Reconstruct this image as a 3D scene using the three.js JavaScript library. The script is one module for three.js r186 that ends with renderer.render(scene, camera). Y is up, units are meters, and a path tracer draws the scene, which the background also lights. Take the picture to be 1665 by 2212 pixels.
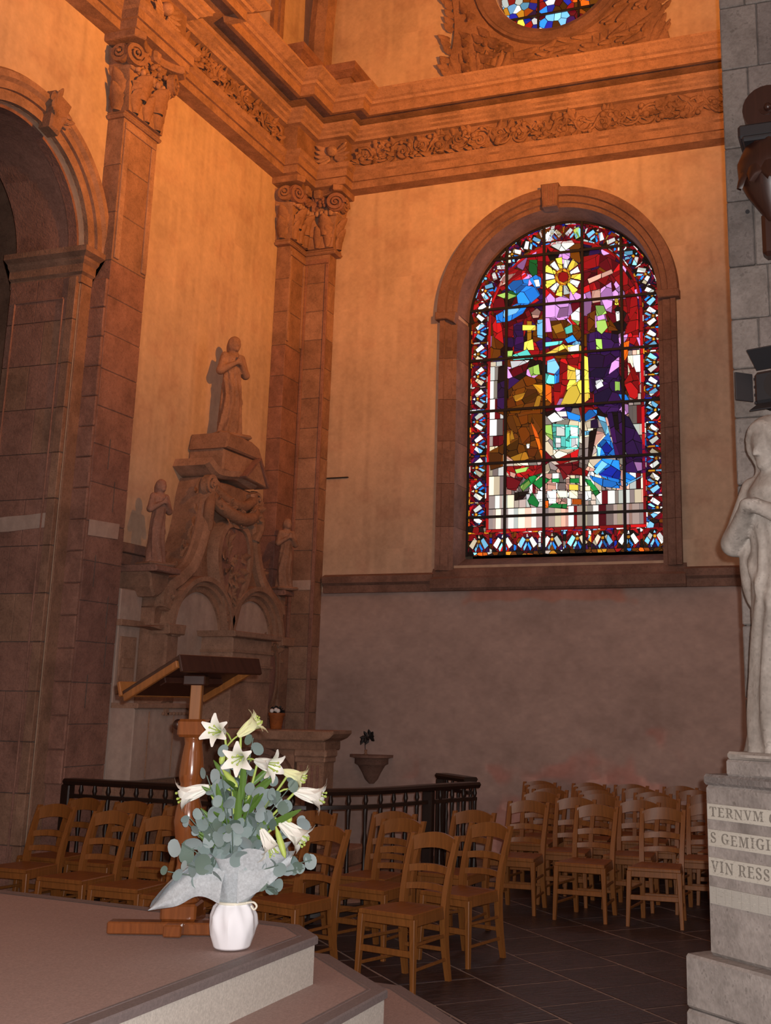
import * as THREE from 'three';
import { mergeGeometries, toCreasedNormals } from 'three/addons/utils/BufferGeometryUtils.js';
import { RectAreaLightUniformsLib } from 'three/addons/lights/RectAreaLightUniformsLib.js';

// ---------------------------------------------------------------- camera, light, exposure
const scene = new THREE.Scene();
scene.background = new THREE.Color(0x000000);
const camera = new THREE.PerspectiveCamera(2 * Math.atan(1106 / 2535) * 180 / Math.PI, 1665 / 2212, 0.05, 200);
camera.position.set(7.264, 1.7, 13.359);
camera.quaternion.setFromRotationMatrix(new THREE.Matrix4().makeBasis(
  new THREE.Vector3(0.94422, 0.01477, -0.32898), new THREE.Vector3(0.06238, 0.97289, 0.22272), new THREE.Vector3(0.32335, -0.23081, 0.91770)));
camera.setViewOffset(1665, 2212, -191.5, 184.8, 1665, 2212);
scene.add(camera);
const renderer = new THREE.WebGLRenderer({ antialias: true });
renderer.toneMapping = THREE.LinearToneMapping;
renderer.toneMappingExposure = 1.0;
renderer.shadowMap.enabled = true;
RectAreaLightUniformsLib.init();

// the photographer's flash, a hand's breadth to the right of the lens
const flash = new THREE.PointLight(new THREE.Color(1.0, 0.96, 0.94), 84, 0, 2);
flash.position.set(7.264 + 0.035, 1.74, 13.35);
flash.castShadow = true; flash.shadow.radius = 0.6;
scene.add(flash);
// warm floodlight fixed to the back of the stone pier, aimed up at the entablature (its body is built with the pier)
const floodPos = new THREE.Vector3(6.62, 6.95, 5.62);
const flood = new THREE.SpotLight(new THREE.Color(1.0, 0.315, 0.022), 235, 0, 1.12, 1, 2);
flood.position.copy(floodPos);
flood.target.position.set(0.6, 10.6, 2.2);
flood.castShadow = true; flood.shadow.radius = 3;
scene.add(flood, flood.target);
// added fill light, set at unseen windows behind and beside the photographer
function fillLight(x, y, z, w, h, tx, ty, tz, col, power) {
  const l = new THREE.RectAreaLight(col, power, w, h);
  l.position.set(x, y, z); l.lookAt(tx, ty, tz); l.castShadow = true; scene.add(l); return l;
}
const fillCol = new THREE.Color(1.0, 0.66, 0.58);
fillLight(5.0, 6.6, 23.9, 2.6, 4.6, 5.0, 6.6, 0, fillCol, 2.5);
fillLight(10.6, 6.6, 23.9, 2.6, 4.6, 10.6, 6.6, 0, fillCol, 2.5);
fillLight(14.9, 6.6, 12.0, 2.6, 4.6, 0, 6.6, 12.0, fillCol, 1.8);

// ---------------------------------------------------------------- helpers
function rng(a) { return () => { a |= 0; a = a + 0x6D2B79F5 | 0; let t = Math.imul(a ^ a >>> 15, 1 | a); t = t + Math.imul(t ^ t >>> 7, 61 | t) ^ t; return ((t ^ t >>> 14) >>> 0) / 4294967296; }; }
const rnd = rng(20240);
const V = (x, y, z) => new THREE.Vector3(x, y, z);
const PI = Math.PI, sin = Math.sin, cos = Math.cos, abs = Math.abs, max = Math.max, min = Math.min, hyp = Math.hypot;
const lerp = (a, b, t) => a + (b - a) * t, clamp = (x, a = 0, b = 1) => max(a, min(b, x)), smooth = t => { t = clamp(t); return t * t * (3 - 2 * t); };
const taken = {};
function numbered(n) { const k = taken[n] = (taken[n] ?? -1) + 1; return k ? n + '_' + String(k).padStart(3, '0') : n; }
function boxUV(g) {
  const p = g.attributes.position, n = p.count, uv = new Float32Array(n * 2);
  const a = V(), b = V(), c = V(), e = V(), f = V();
  for (let i = 0; i < n; i += 3) {
    a.fromBufferAttribute(p, i); b.fromBufferAttribute(p, i + 1); c.fromBufferAttribute(p, i + 2);
    e.subVectors(b, a); f.subVectors(c, a); e.cross(f);
    const ax = abs(e.x), ay = abs(e.y), az = abs(e.z);
    [a, b, c].forEach((q, k) => {
      const [u, v] = ax >= ay && ax >= az ? [q.z, q.y] : ay >= az ? [q.x, q.z] : [q.x, q.y];
      uv[(i + k) * 2] = u; uv[(i + k) * 2 + 1] = v;
    });
  }
  g.setAttribute('uv', new THREE.BufferAttribute(uv, 2));
}
function fin(g, keepUV) {
  if (g.index) g = g.toNonIndexed();
  for (const k of Object.keys(g.attributes)) if (!['position', 'normal', 'uv'].includes(k)) g.deleteAttribute(k);
  if (!g.attributes.normal) g.computeVertexNormals();
  if (!keepUV || !g.attributes.uv) boxUV(g);
  g.clearGroups(); g.morphAttributes = {};
  return g;
}
const merge = (list, keepUV) => mergeGeometries(list.filter(Boolean).map(g => fin(g, keepUV)), false);
function at(g, x = 0, y = 0, z = 0, ry = 0, rx = 0, rz = 0, s = 1) {
  const m = new THREE.Matrix4().compose(V(x, y, z), new THREE.Quaternion().setFromEuler(new THREE.Euler(rx, ry, rz, 'YXZ')), s.isVector3 ? s : V(s, s, s));
  return g.applyMatrix4(m);
}
function part(name, geo, mat, parent, label, keepUV) {
  const g = Array.isArray(geo) ? merge(geo, keepUV) : geo.userData.ready ? geo : fin(geo, keepUV);
  g.userData.ready = true;
  const m = new THREE.Mesh(g, mat); m.name = name; m.castShadow = m.receiveShadow = true;
  if (label) m.userData.label = label;
  (parent ?? scene).add(m); return m;
}
function thing(name, label, category, [x, y, z] = [0, 0, 0], turn = 0, group, kind) {
  const o = new THREE.Group(); o.name = numbered(name); o.position.set(x, y, z); o.rotation.y = turn;
  o.userData = { label, category }; if (group) o.userData.group = group; if (kind) o.userData.kind = kind;
  scene.add(o); return o;
}
const struct = (name, label, category, pos, turn) => thing(name, label, category, pos, turn, undefined, 'structure');
function single(name, label, category, geo, mat, group, kind, keepUV) {
  const m = part(numbered(name), geo, mat, scene, label, keepUV); m.userData.category = category;
  if (group) m.userData.group = group; if (kind) m.userData.kind = kind; return m;
}
function dup(root, [x, y, z], turn, label, group) {
  const base = root.name.replace(/_\d{3}$/, ''); const r = root.clone(); r.name = numbered(base); scene.add(r);
  r.position.set(x, y, z); r.rotation.set(0, turn, 0); r.userData = { ...root.userData }; if (label) r.userData.label = label; if (group) r.userData.group = group; return r;
}
const quadsGeo = list => {
  const pos = []; for (const q of list) { const [a, b, c, d] = q; pos.push(...a, ...b, ...c); if (d) pos.push(...a, ...c, ...d); }
  const g = new THREE.BufferGeometry(); g.setAttribute('position', new THREE.Float32BufferAttribute(pos, 3)); g.computeVertexNormals(); return g;
};
// box with chamfered edges, 44 triangles, centred at x y z
function cbox(w, h, d, x = 0, y = 0, z = 0, c = 0.006) {
  const H = [w / 2, h / 2, d / 2]; c = min(c, H[0] * 0.9, H[1] * 0.9, H[2] * 0.9);
  const v = (s, ax) => s.map((e, i) => e * (i === ax ? H[i] : H[i] - c));
  const polys = [];
  for (let ax = 0; ax < 3; ax++) for (const s of [-1, 1]) {
    const [b, e] = [0, 1, 2].filter(i => i !== ax);
    polys.push([[-1, -1], [1, -1], [1, 1], [-1, 1]].map(([p, q]) => { const k = [0, 0, 0]; k[ax] = s; k[b] = p; k[e] = q; return v(k, ax); }));
  }
  for (let ax = 0; ax < 3; ax++) { // edges along ax
    const [b, e] = [0, 1, 2].filter(i => i !== ax);
    for (const p of [-1, 1]) for (const q of [-1, 1]) {
      const k0 = [0, 0, 0], k1 = [0, 0, 0]; k0[b] = k1[b] = p; k0[e] = k1[e] = q; k0[ax] = -1; k1[ax] = 1;
      polys.push([v(k0, b), v(k1, b), v(k1, e), v(k0, e)]);
    }
  }
  for (const a of [-1, 1]) for (const b of [-1, 1]) for (const e of [-1, 1]) polys.push([v([a, b, e], 0), v([a, b, e], 1), v([a, b, e], 2)]);
  for (const q of polys) {
    const m = q.reduce((r, p) => [r[0] + p[0], r[1] + p[1], r[2] + p[2]], [0, 0, 0]);
    const A = V(...q[0]), n = V(...q[1]).sub(A).cross(V(...q[2]).sub(A));
    if (n.dot(V(...m)) < 0) q.reverse();
  }
  return quadsGeo(polys).translate(x, y, z);
}
const box = (w, h, d, x = 0, y = 0, z = 0) => new THREE.BoxGeometry(w, h, d).translate(x, y, z);
// bar between two points, w x d section, optional taper
function bar(a, b, w, d, taper = 1, c = 0.003) {
  const L = hyp(b[0] - a[0], b[1] - a[1], b[2] - a[2]); const g = cbox(w, L, d, 0, 0, 0, c);
  const p = g.attributes.position;
  if (taper !== 1) { for (let i = 0; i < p.count; i++) { const t = lerp(1, taper, p.getY(i) / L + 0.5); p.setX(i, p.getX(i) * t); p.setZ(i, p.getZ(i) * t); } g.computeVertexNormals(); }
  const dir = V(b[0] - a[0], b[1] - a[1], b[2] - a[2]).normalize();
  g.applyQuaternion(new THREE.Quaternion().setFromUnitVectors(V(0, 1, 0), dir));
  return g.translate((a[0] + b[0]) / 2, (a[1] + b[1]) / 2, (a[2] + b[2]) / 2);
}
const tube = (pts, r, seg = 24, rad = 6, closed = false) => new THREE.TubeGeometry(new THREE.CatmullRomCurve3(pts.map(p => V(...p)), closed), seg, r, rad, closed);
const lathe = (pts, seg = 20) => new THREE.LatheGeometry(pts.map(([r, y]) => new THREE.Vector2(r, y)), seg);
function shapeOf(pts, holes = []) {
  const s = new THREE.Shape(pts.map(p => new THREE.Vector2(p[0], p[1])));
  for (const h of holes) s.holes.push(new THREE.Path(h.map(p => new THREE.Vector2(p[0], p[1]))));
  return s;
}
const prism = (pts, depth, bevel = 0, holes = []) => new THREE.ExtrudeGeometry(shapeOf(pts, holes), bevel ? { depth: depth - bevel, bevelEnabled: true, bevelThickness: bevel, bevelSize: bevel, bevelOffset: -bevel, bevelSegments: 1, curveSegments: 1 } : { depth, bevelEnabled: false, curveSegments: 1 });
// spline through 2-D points
function spline2(pts, n, closed = false) { return new THREE.CatmullRomCurve3(pts.map(p => V(p[0], p[1], 0)), closed, 'centripetal').getPoints(n).map(p => [p.x, p.y]); }
const arc = (cx, cy, r, a0, a1, n, ry = r) => Array.from({ length: n + 1 }, (_, i) => { const a = lerp(a0, a1, i / n); return [cx + r * cos(a), cy + ry * sin(a)]; });
// moulding: profile [o, h] swept along a polyline in a plane; o to the left of the direction of travel, h along the plane's normal
function sweep(path, profile, closed = false, crease = 0.5) { // path 2-D, result: (x, y) = path plane, z = h
  const n = path.length, off = [];
  for (let i = 0; i < n; i++) {
    const p = path[i], a = path[i - 1] ?? (closed ? path[n - 1] : null), b = path[i + 1] ?? (closed ? path[0] : null);
    const d0 = a ? [p[0] - a[0], p[1] - a[1]] : null, d1 = b ? [b[0] - p[0], b[1] - p[1]] : null;
    const nn = d => { const l = hyp(...d) || 1; return [-d[1] / l, d[0] / l]; };
    const n0 = d0 ? nn(d0) : nn(d1), n1 = d1 ? nn(d1) : n0;
    let m = [n0[0] + n1[0], n0[1] + n1[1]]; const l = hyp(...m) || 1; m = [m[0] / l, m[1] / l];
    const k = 1 / max(0.3, m[0] * n0[0] + m[1] * n0[1]); off.push([m[0] * k, m[1] * k]);
  }
  const P = (i, [o, h]) => [path[i][0] + off[i][0] * o, path[i][1] + off[i][1] * o, h];
  const q = [];
  for (let i = 0; i < (closed ? n : n - 1); i++) { const j = (i + 1) % n; for (let k = 0; k + 1 < profile.length; k++) q.push([P(i, profile[k]), P(j, profile[k]), P(j, profile[k + 1]), P(i, profile[k + 1])]); }
  if (!closed) for (const i of [0, n - 1]) { // end caps as fans
    const c = profile.map(e => P(i, e)); for (let k = 1; k + 1 < c.length; k++) q.push([c[0], c[k], c[k + 1]]);
  }
  const g = quadsGeo(q); return crease ? toCreasedNormals(g, crease) : g;
}
// wall A lies in x = 0 (shape coordinates are -z, y); plan coordinates are x, z
const toA = (g, x = 0) => g.rotateY(PI / 2).translate(x, 0, 0);
const toPlan = g => g.applyMatrix4(new THREE.Matrix4().set(1, 0, 0, 0, 0, 0, 1, 0, 0, 1, 0, 0, 0, 0, 0, 1)); // (x, z) path, h -> y
// iso-surface of a distance function (surface nets)
function isoMesh(f, lo, hi, cell) {
  const N = [0, 1, 2].map(i => Math.ceil((hi[i] - lo[i]) / cell) + 1), [nx, ny, nz] = N, D = new Float32Array(nx * ny * nz);
  const id = (i, j, k) => (k * ny + j) * nx + i;
  for (let k = 0; k < nz; k++) for (let j = 0; j < ny; j++) for (let i = 0; i < nx; i++) D[id(i, j, k)] = f(lo[0] + i * cell, lo[1] + j * cell, lo[2] + k * cell);
  const vi = new Int32Array(nx * ny * nz).fill(-1), pos = [], idx = [];
  for (let k = 0; k < nz - 1; k++) for (let j = 0; j < ny - 1; j++) for (let i = 0; i < nx - 1; i++) {
    let n = 0, x = 0, y = 0, z = 0;
    for (let e = 0; e < 12; e++) {
      const ax = e >> 2, b = e & 3, o = [[0, 0, 0], [0, 0, 0]], u = (ax + 1) % 3, w = (ax + 2) % 3;
      o[0][u] = o[1][u] = b & 1; o[0][w] = o[1][w] = b >> 1; o[1][ax] = 1;
      const d0 = D[id(i + o[0][0], j + o[0][1], k + o[0][2])], d1 = D[id(i + o[1][0], j + o[1][1], k + o[1][2])];
      if ((d0 < 0) !== (d1 < 0)) { const t = d0 / (d0 - d1); x += o[0][0] + (ax === 0 ? t : 0); y += o[0][1] + (ax === 1 ? t : 0); z += o[0][2] + (ax === 2 ? t : 0); n++; }
    }
    if (n) { vi[id(i, j, k)] = pos.length / 3; pos.push(lo[0] + (i + x / n) * cell, lo[1] + (j + y / n) * cell, lo[2] + (k + z / n) * cell); }
  }
  for (let k = 1; k < nz - 1; k++) for (let j = 1; j < ny - 1; j++) for (let i = 1; i < nx - 1; i++) {
    const s = D[id(i, j, k)] < 0;
    for (let ax = 0; ax < 3; ax++) {
      const o = [0, 0, 0]; o[ax] = 1; if ((D[id(i + o[0], j + o[1], k + o[2])] < 0) === s) continue;
      const u = [0, 0, 0], w = [0, 0, 0]; u[(ax + 1) % 3] = 1; w[(ax + 2) % 3] = 1;
      const q = [vi[id(i, j, k)], vi[id(i - u[0], j - u[1], k - u[2])], vi[id(i - u[0] - w[0], j - u[1] - w[1], k - u[2] - w[2])], vi[id(i - w[0], j - w[1], k - w[2])]];
      if (q.includes(-1)) continue; if (!s) q.reverse(); idx.push(q[0], q[1], q[2], q[0], q[2], q[3]);
    }
  }
  const g = new THREE.BufferGeometry(); g.setAttribute('position', new THREE.Float32BufferAttribute(pos, 3)); g.setIndex(idx); g.computeVertexNormals(); return g;
}
const smin = (a, b, k) => { const h = clamp(0.5 + 0.5 * (b - a) / k); return lerp(b, a, h) - k * h * (1 - h); };
function capsule(x, y, z, a, b, ra, rb) {
  const bx = b[0] - a[0], by = b[1] - a[1], bz = b[2] - a[2], px = x - a[0], py = y - a[1], pz = z - a[2];
  const t = clamp((px * bx + py * by + pz * bz) / (bx * bx + by * by + bz * bz || 1e-9));
  return hyp(px - bx * t, py - by * t, pz - bz * t) - lerp(ra, rb, t);
}
const ell = (x, y, z, c, r) => { const k = hyp((x - c[0]) / r[0], (y - c[1]) / r[1], (z - c[2]) / r[2]); return (k - 1) * min(...r); };

// ---------------------------------------------------------------- textures and materials (colour, grain and wear only)
function valueNoise(seed, n) { const r = rng(seed), t = Float32Array.from({ length: n * n }, r); return (x, y) => { const i = Math.floor(x), j = Math.floor(y), u = smooth(x - i), v = smooth(y - j), g = (a, b) => t[((b % n + n) % n) * n + (a % n + n) % n]; return lerp(lerp(g(i, j), g(i + 1, j), u), lerp(g(i, j + 1), g(i + 1, j + 1), u), v); }; }
function texture(S, fn, srgb = true) {
  const d = new Uint8Array(S * S * 4);
  for (let j = 0; j < S; j++) for (let i = 0; i < S; i++) { const c = fn(i / S, j / S), o = (j * S + i) * 4; for (let k = 0; k < 3; k++) d[o + k] = 255 * clamp(Array.isArray(c) ? c[k] : c); d[o + 3] = 255; }
  const t = new THREE.DataTexture(d, S, S); t.wrapS = t.wrapT = THREE.RepeatWrapping; t.magFilter = THREE.LinearFilter; t.minFilter = THREE.LinearFilter;
  if (srgb) t.colorSpace = THREE.SRGBColorSpace; t.needsUpdate = true; return t;
}
const n8 = valueNoise(3, 8), n16 = valueNoise(4, 16), n32 = valueNoise(5, 32), n64 = valueNoise(6, 64), n128 = valueNoise(8, 128), n256 = valueNoise(9, 256);
const fbm = (u, v) => n8(u * 8, v * 8) * 0.4 + n16(u * 16, v * 16) * 0.25 + n32(u * 32, v * 32) * 0.17 + n64(u * 64, v * 64) * 0.1 + n128(u * 128, v * 128) * 0.08;
const fine = (u, v) => n64(u * 64, v * 64) * 0.4 + n128(u * 128, v * 128) * 0.35 + n256(u * 256, v * 256) * 0.25;
const rep = (t, r, q = r) => { t.repeat.set(r, q); return t; };
const plasterMap = rep(texture(512, (u, v) => { const f = fbm(u, v), s = n64(u * 64, v * 4) * 0.06, w = 0.84 + (f - 0.5) * 0.14 + (fine(u, v) - 0.5) * 0.07 - s, st = smooth((n16(u * 16 + 5, v * 16) - 0.5) * 1.6) * 0.05; return [w + 0.04 - st * 0.5, w + 0.02 - st, w - st]; }), 0.28);
const plasterBump = rep(texture(512, (u, v) => fbm(u + 0.3, v) * 0.6 + fine(u, v) * 0.4, false), 0.6);
const stoneMap = rep(texture(512, (u, v) => { const f = fbm(v, u), k = fine(u, v), pit = smooth((k - 0.68) * 9) * 0.16, w = 0.78 + (f - 0.5) * 0.36 + (k - 0.5) * 0.2 - pit; return [w + 0.03, w, w - 0.02]; }), 0.7);
const stoneBump = rep(texture(512, (u, v) => fbm(v, u) * 0.5 + fine(u, v) * 0.5, false), 0.9);
const woodMap = rep(texture(512, (u, v) => { const g = n64(u * 64 + n8(u * 8, v * 8) * 3, v * 2) * 0.5 + n256(u * 256, v * 4) * 0.3 + n16(u * 16, v * 2) * 0.2, w = 0.72 + g * 0.26; return [w, w * 0.96, w * 0.9]; }), 1.4);
const slateMap = rep(texture(512, (u, v) => { const f = fbm(u, v), l = n64(u * 12, v * 64) * 0.25, k = fine(u, v), w = 0.45 + f * 0.4 + l + (k - 0.5) * 0.25; return [w, w * 0.95, w * 0.97]; }), 0.9);
const slateBump = rep(texture(512, (u, v) => n64(u * 12, v * 64) * 0.5 + fine(u, v) * 0.5, false), 0.9);
const clothMap = rep(texture(256, (u, v) => 0.88 + (fine(u, v) - 0.5) * 0.2), 2.0);
const C = (r, g, b) => new THREE.Color().setRGB(r, g, b);
const mat = (col, rough, map, bump, bs, extra = {}) => new THREE.MeshPhysicalMaterial({ color: col, roughness: rough, map: map ?? null, bumpMap: bump ?? null, bumpScale: bs ?? 1, side: THREE.DoubleSide, ...extra });
const M = {
  plaster: mat(C(0.76, 0.595, 0.45), 0.95, plasterMap, plasterBump, 0.004),
  plasterLow: mat(C(0.66, 0.53, 0.47), 0.95, plasterMap, plasterBump, 0.005),
  stone: mat(C(0.50, 0.315, 0.22), 0.9, stoneMap, stoneBump, 0.006),
  stoneB: mat(C(0.44, 0.27, 0.19), 0.9, stoneMap, stoneBump, 0.006),
  stoneC: mat(C(0.56, 0.365, 0.265), 0.9, stoneMap, stoneBump, 0.006),
  red: mat(C(0.42, 0.235, 0.185), 0.9, stoneMap, stoneBump, 0.008),
  redB: mat(C(0.36, 0.20, 0.165), 0.9, stoneMap, stoneBump, 0.008),
  carved: mat(C(0.42, 0.25, 0.165), 0.9, stoneMap, stoneBump, 0.006),
  frame: mat(C(0.315, 0.195, 0.155), 0.9, stoneMap, stoneBump, 0.005),
  grey: mat(C(0.245, 0.23, 0.225), 0.9, stoneMap, stoneBump, 0.008),
  greyB: mat(C(0.21, 0.197, 0.194), 0.9, stoneMap, stoneBump, 0.008),
  greyC: mat(C(0.275, 0.26, 0.25), 0.9, stoneMap, stoneBump, 0.008),
  mortar: mat(C(0.20, 0.18, 0.17), 0.95, stoneMap, stoneBump, 0.01),
  statue: mat(C(0.40, 0.385, 0.36), 0.75, stoneMap, stoneBump, 0.002),
  pale: mat(C(0.33, 0.315, 0.305), 0.85, stoneMap, stoneBump, 0.004),
  slate: mat(C(0.060, 0.046, 0.050), 0.42, slateMap, slateBump, 0.003),
  slateB: mat(C(0.072, 0.054, 0.056), 0.48, slateMap, slateBump, 0.003),
  slateC: mat(C(0.050, 0.040, 0.046), 0.38, slateMap, slateBump, 0.003),
  joint: mat(C(0.46, 0.41, 0.385), 0.95, stoneMap, stoneBump, 0.006),
  chair: mat(C(0.34, 0.135, 0.036), 0.42, woodMap),
  chairB: mat(C(0.325, 0.128, 0.035), 0.42, woodMap),
  chairD: mat(C(0.31, 0.120, 0.034), 0.45, woodMap),
  lectern: mat(C(0.30, 0.098, 0.028), 0.22, woodMap, null, 1, { clearcoat: 0.8, clearcoatRoughness: 0.12 }),
  darkwood: mat(C(0.042, 0.015, 0.011), 0.35, woodMap),
  rail: mat(C(0.030, 0.016, 0.013), 0.4, woodMap),
  iron: mat(C(0.012, 0.010, 0.010), 0.6),
  black: mat(C(0.015, 0.015, 0.018), 0.55),
  carpet: mat(C(0.50, 0.355, 0.315), 0.9, clothMap),
  nosing: mat(C(0.27, 0.22, 0.215), 0.7, clothMap),
  riser: mat(C(0.78, 0.74, 0.67), 0.8, clothMap),
  paper: mat(C(0.88, 0.90, 0.95), 0.8),
  organza: mat(C(0.62, 0.68, 0.72), 0.85, clothMap),
  ribbon: mat(C(0.86, 0.82, 0.68), 0.5),
  petal: mat(C(0.86, 0.86, 0.80), 0.55),
  petalY: mat(C(0.80, 0.82, 0.50), 0.55),
  bud: mat(C(0.46, 0.60, 0.13), 0.5),
  leafG: mat(C(0.10, 0.20, 0.035), 0.45),
  euca: mat(C(0.21, 0.285, 0.28), 0.6),
  eucaB: mat(C(0.30, 0.375, 0.385), 0.6),
  eucaC: mat(C(0.12, 0.18, 0.15), 0.6),
  terra: mat(C(0.50, 0.15, 0.03), 0.8, stoneMap),
  petalW: mat(C(0.75, 0.72, 0.70), 0.6),
};
const pick = a => a[Math.floor(rnd() * a.length)];

// ================================================================ the room
function planSweep(path, profile, crease = 0) {
  const g = toPlan(sweep(path, profile, false, crease));
  for (const k of ['position', 'normal']) { const a = g.attributes[k].array; for (let i = 0; i < a.length; i += 9) for (let c = 0; c < 3; c++) { const t = a[i + 3 + c]; a[i + 3 + c] = a[i + 6 + c]; a[i + 6 + c] = t; } }
  return g;
}
const WX = 3.6, GX0 = 2.34, GX1 = 4.86, GR = 1.26, GB = 3.5, GS = 6.54; // stained window: centre, glass extents, springing
const AZ = 5.4, AR = 1.0, AS = 5.98; // arch in the left wall
const OC = [3.57, 11.22];

// ---- floor: slate tiles laid at 45 degrees over a pale mortar bed
{
  const fl = struct('floor', 'dark slate tile floor laid diagonally with pale worn joints', 'floor');
  part('mortar_bed', box(19.8, 0.3, 25, 5.4, -0.1508, 11.7), M.joint, fl);
  part('stone_paving', box(15.6, 0.03, 13.6, 7.2, -0.012, 17.1), M.slate, fl);
  const L = 0.54, gap = 0.015, mats = [M.slate, M.slateB, M.slateC, M.slate];
  const geos = [0, 1, 2, 3].map(i => { const g = cbox(L - gap, 0.03, L - gap, 0, 0, 0, 0.004); g.translate(i * 0.37, 0, i * 0.21); const f = fin(g); f.translate(-i * 0.37, 0, -i * 0.21); f.userData.ready = true; return f; });
  let n = 0;
  for (let r = -14; r < 22; r++) for (let k = -14; k < 30; k++) {
    // row direction (1, 1) / sqrt2, across (1, -1) / sqrt2
    const a = (k + (r & 1) * 0.5) * L, b = r * L + 0.07, x = (a + b) * Math.SQRT1_2, z = (a - b) * Math.SQRT1_2;
    if (x < 0.2 || x > 7.3 || z < 0.2 || z > 10.2 || (z > 7.6 && x < 4.4) || (x > 6.4 && z < 7.2) || (x < 2.9 && z < 4.0) || (x < 3.2 && z < 2)) continue;
    const m = part('slate_tile', geos[n % 4], mats[(n * 7 + r) & 3], fl); m.position.set(x, -0.013 + (rnd() - 0.5) * 0.003, z); m.rotation.set((rnd() - 0.5) * 0.004, PI / 4, (rnd() - 0.5) * 0.004); n++;
  }
}
// ---- left wall with the tall arch and the high window
{
  const w = struct('wall_left', 'tall left church wall of warm plaster with an arched opening', 'wall');
  const hole = [[-(AZ - AR), 0], ...arc(-AZ, AS, AR, 0, PI, 28), [-(AZ + AR), 0]];
  const outer = [[0.9, 0], [-(AZ - AR), 0], ...arc(-AZ, AS, AR, 0, PI, 28), [-(AZ + AR), 0], [-24, 0], [-24, 13.4], [0.9, 13.4]];
  const win = [[-2.7, 9.7], [-1.15, 9.7], [-1.15, 12.6], [-2.7, 12.6]];
  part('plaster', toA(prism(outer, 0.8, 0, [win]), -0.8), M.plaster, w);
  // stone facing of the far arch jamb
  const jz = AZ - AR, cols = [-0.8, -0.47, -0.11];
  part('jamb_core', box(0.79, 5.75, 0.03, -0.4, 2.875, jz + 0.012), M.mortar, w);
  for (let k = 0; k < 13; k++) { const h = 5.72 / 13, y = k * h + h / 2; const o = (k & 1) ? 0.12 : 0;
    for (const [a, b] of [[-0.8, -0.47 + o], [-0.47 + o, -0.1]]) part('stone_block', cbox(b - a - 0.006, h - 0.006, 0.04, (a + b) / 2, y, jz + 0.024, 0.003), pick([M.red, M.stoneB, M.red]), w);
    part('stone_block', cbox(0.094, h - 0.004, 0.055, -0.05, y, jz + 0.03, 0.006), pick([M.stone, M.stoneB]), w); }
  for (const [a, b] of [[-0.72, -0.14]]) { part('panel_moulding', [cbox(0.02, 5.2, 0.018, a, 2.9, jz + 0.05), cbox(0.02, 5.2, 0.018, b, 2.9, jz + 0.05), cbox(b - a, 0.02, 0.018, (a + b) / 2, 5.5, jz + 0.05)], M.red, w); }
  part('whitewash_band', prism([[-0.8, 3.22], [-0.5, 3.22], [-0.3, 3.235], [-0.02, 3.25], [-0.02, 3.39], [-0.31, 3.37], [-0.52, 3.365], [-0.8, 3.345]], 0.006).translate(0, 0, jz + 0.046), M.plasterLow, w, 'pale band of old whitewash across the jamb');
  part('stone_edge', cbox(0.02, 5.66, 0.17, 0.006, 2.83, jz - 0.09, 0.004), M.stoneB, w);
  // impost
  part('impost', planSweep([[-0.82, jz], [0.0, jz], [0.0, jz - 0.14]], [[0, 5.66], [0.03, 5.66], [0.03, 5.74], [0.06, 5.76], [0.06, 5.84], [0.09, 5.87], [0.1, 5.9], [0.16, 5.93], [0.16, 5.985], [0, 5.985]]), M.stoneB, w);
  // archivolt: moulded ring and carved keystone
  const ring = arc(-AZ, AS, AR, 0, PI, 40).reverse();
  part('archivolt', toA(sweep(ring, [[0, 0], [0, 0.05], [0.1, 0.05], [0.1, 0.085], [0.17, 0.085], [0.2, 0.12], [0.26, 0.12], [0.29, 0.08], [0.31, 0.02], [0.31, 0]]), 0), M.stone, w);
  const kg = []; for (let i = 0; i < 16; i++) kg.push(at(leafGeo(0.14, 0.09, 0.05), 0, 0, 0.08, 0, 0, rnd() * 6.3).translate((rnd() - 0.5) * 0.16, (rnd() - 0.5) * 0.26, rnd() * 0.05));
  kg.push(prism([[-0.07, -0.2], [0.07, -0.2], [0.12, 0.2], [-0.12, 0.2]], 0.14, 0.02));
  const kgm = merge(kg); kgm.rotateZ(-0.25).translate(-AZ + 0.29, AS + AR * 0.96 + 0.14, 0); part('carved_keystone', toA(kgm, 0.02), M.carved, w);
  // painted barrel soffit of the arch
  part('soffit_moulding', toA(sweep(arc(-AZ, AS, AR - 0.001, 0, PI, 32).reverse(), [[0, 0], [-0.03, 0], [-0.03, 0.1], [0, 0.1]]), -0.16), M.redB, w);
  part('soffit_lining', toA(sweep(arc(-AZ, AS, AR, 0, PI, 32).reverse(), [[0, 0], [-0.012, 0], [-0.012, 0.62], [0, 0.62]]), -0.8), M.red, w, 'worn painted lining of the arch soffit');
  // string course on this wall
  part('string_course', toPlanBox(0, 0.07, 0.3, 3.66, 3.02, 3.24), M.frame, w);
  // high window with its frame
  const fr = M.stoneB;
  part('window_frame', toA(sweep([[-2.7, 9.7], [-2.7, 12.6], [-1.15, 12.6], [-1.15, 9.7]], [[0, 0], [0, 0.06], [0.1, 0.06], [0.1, 0.1], [0.2, 0.1], [0.2, 0]], true, 0)), fr, w);
  part('wooden_shutter', toA(prism([[-2.7, 9.7], [-1.94, 9.7], [-1.94, 12.6], [-2.7, 12.6]], 0.05, 0.01), -0.4), M.chairD, w);
  part('wooden_shutter', toA(prism([[-1.91, 9.7], [-1.15, 9.7], [-1.15, 12.6], [-1.91, 12.6]], 0.05, 0.01), -0.4), M.chairD, w);
}
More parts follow.
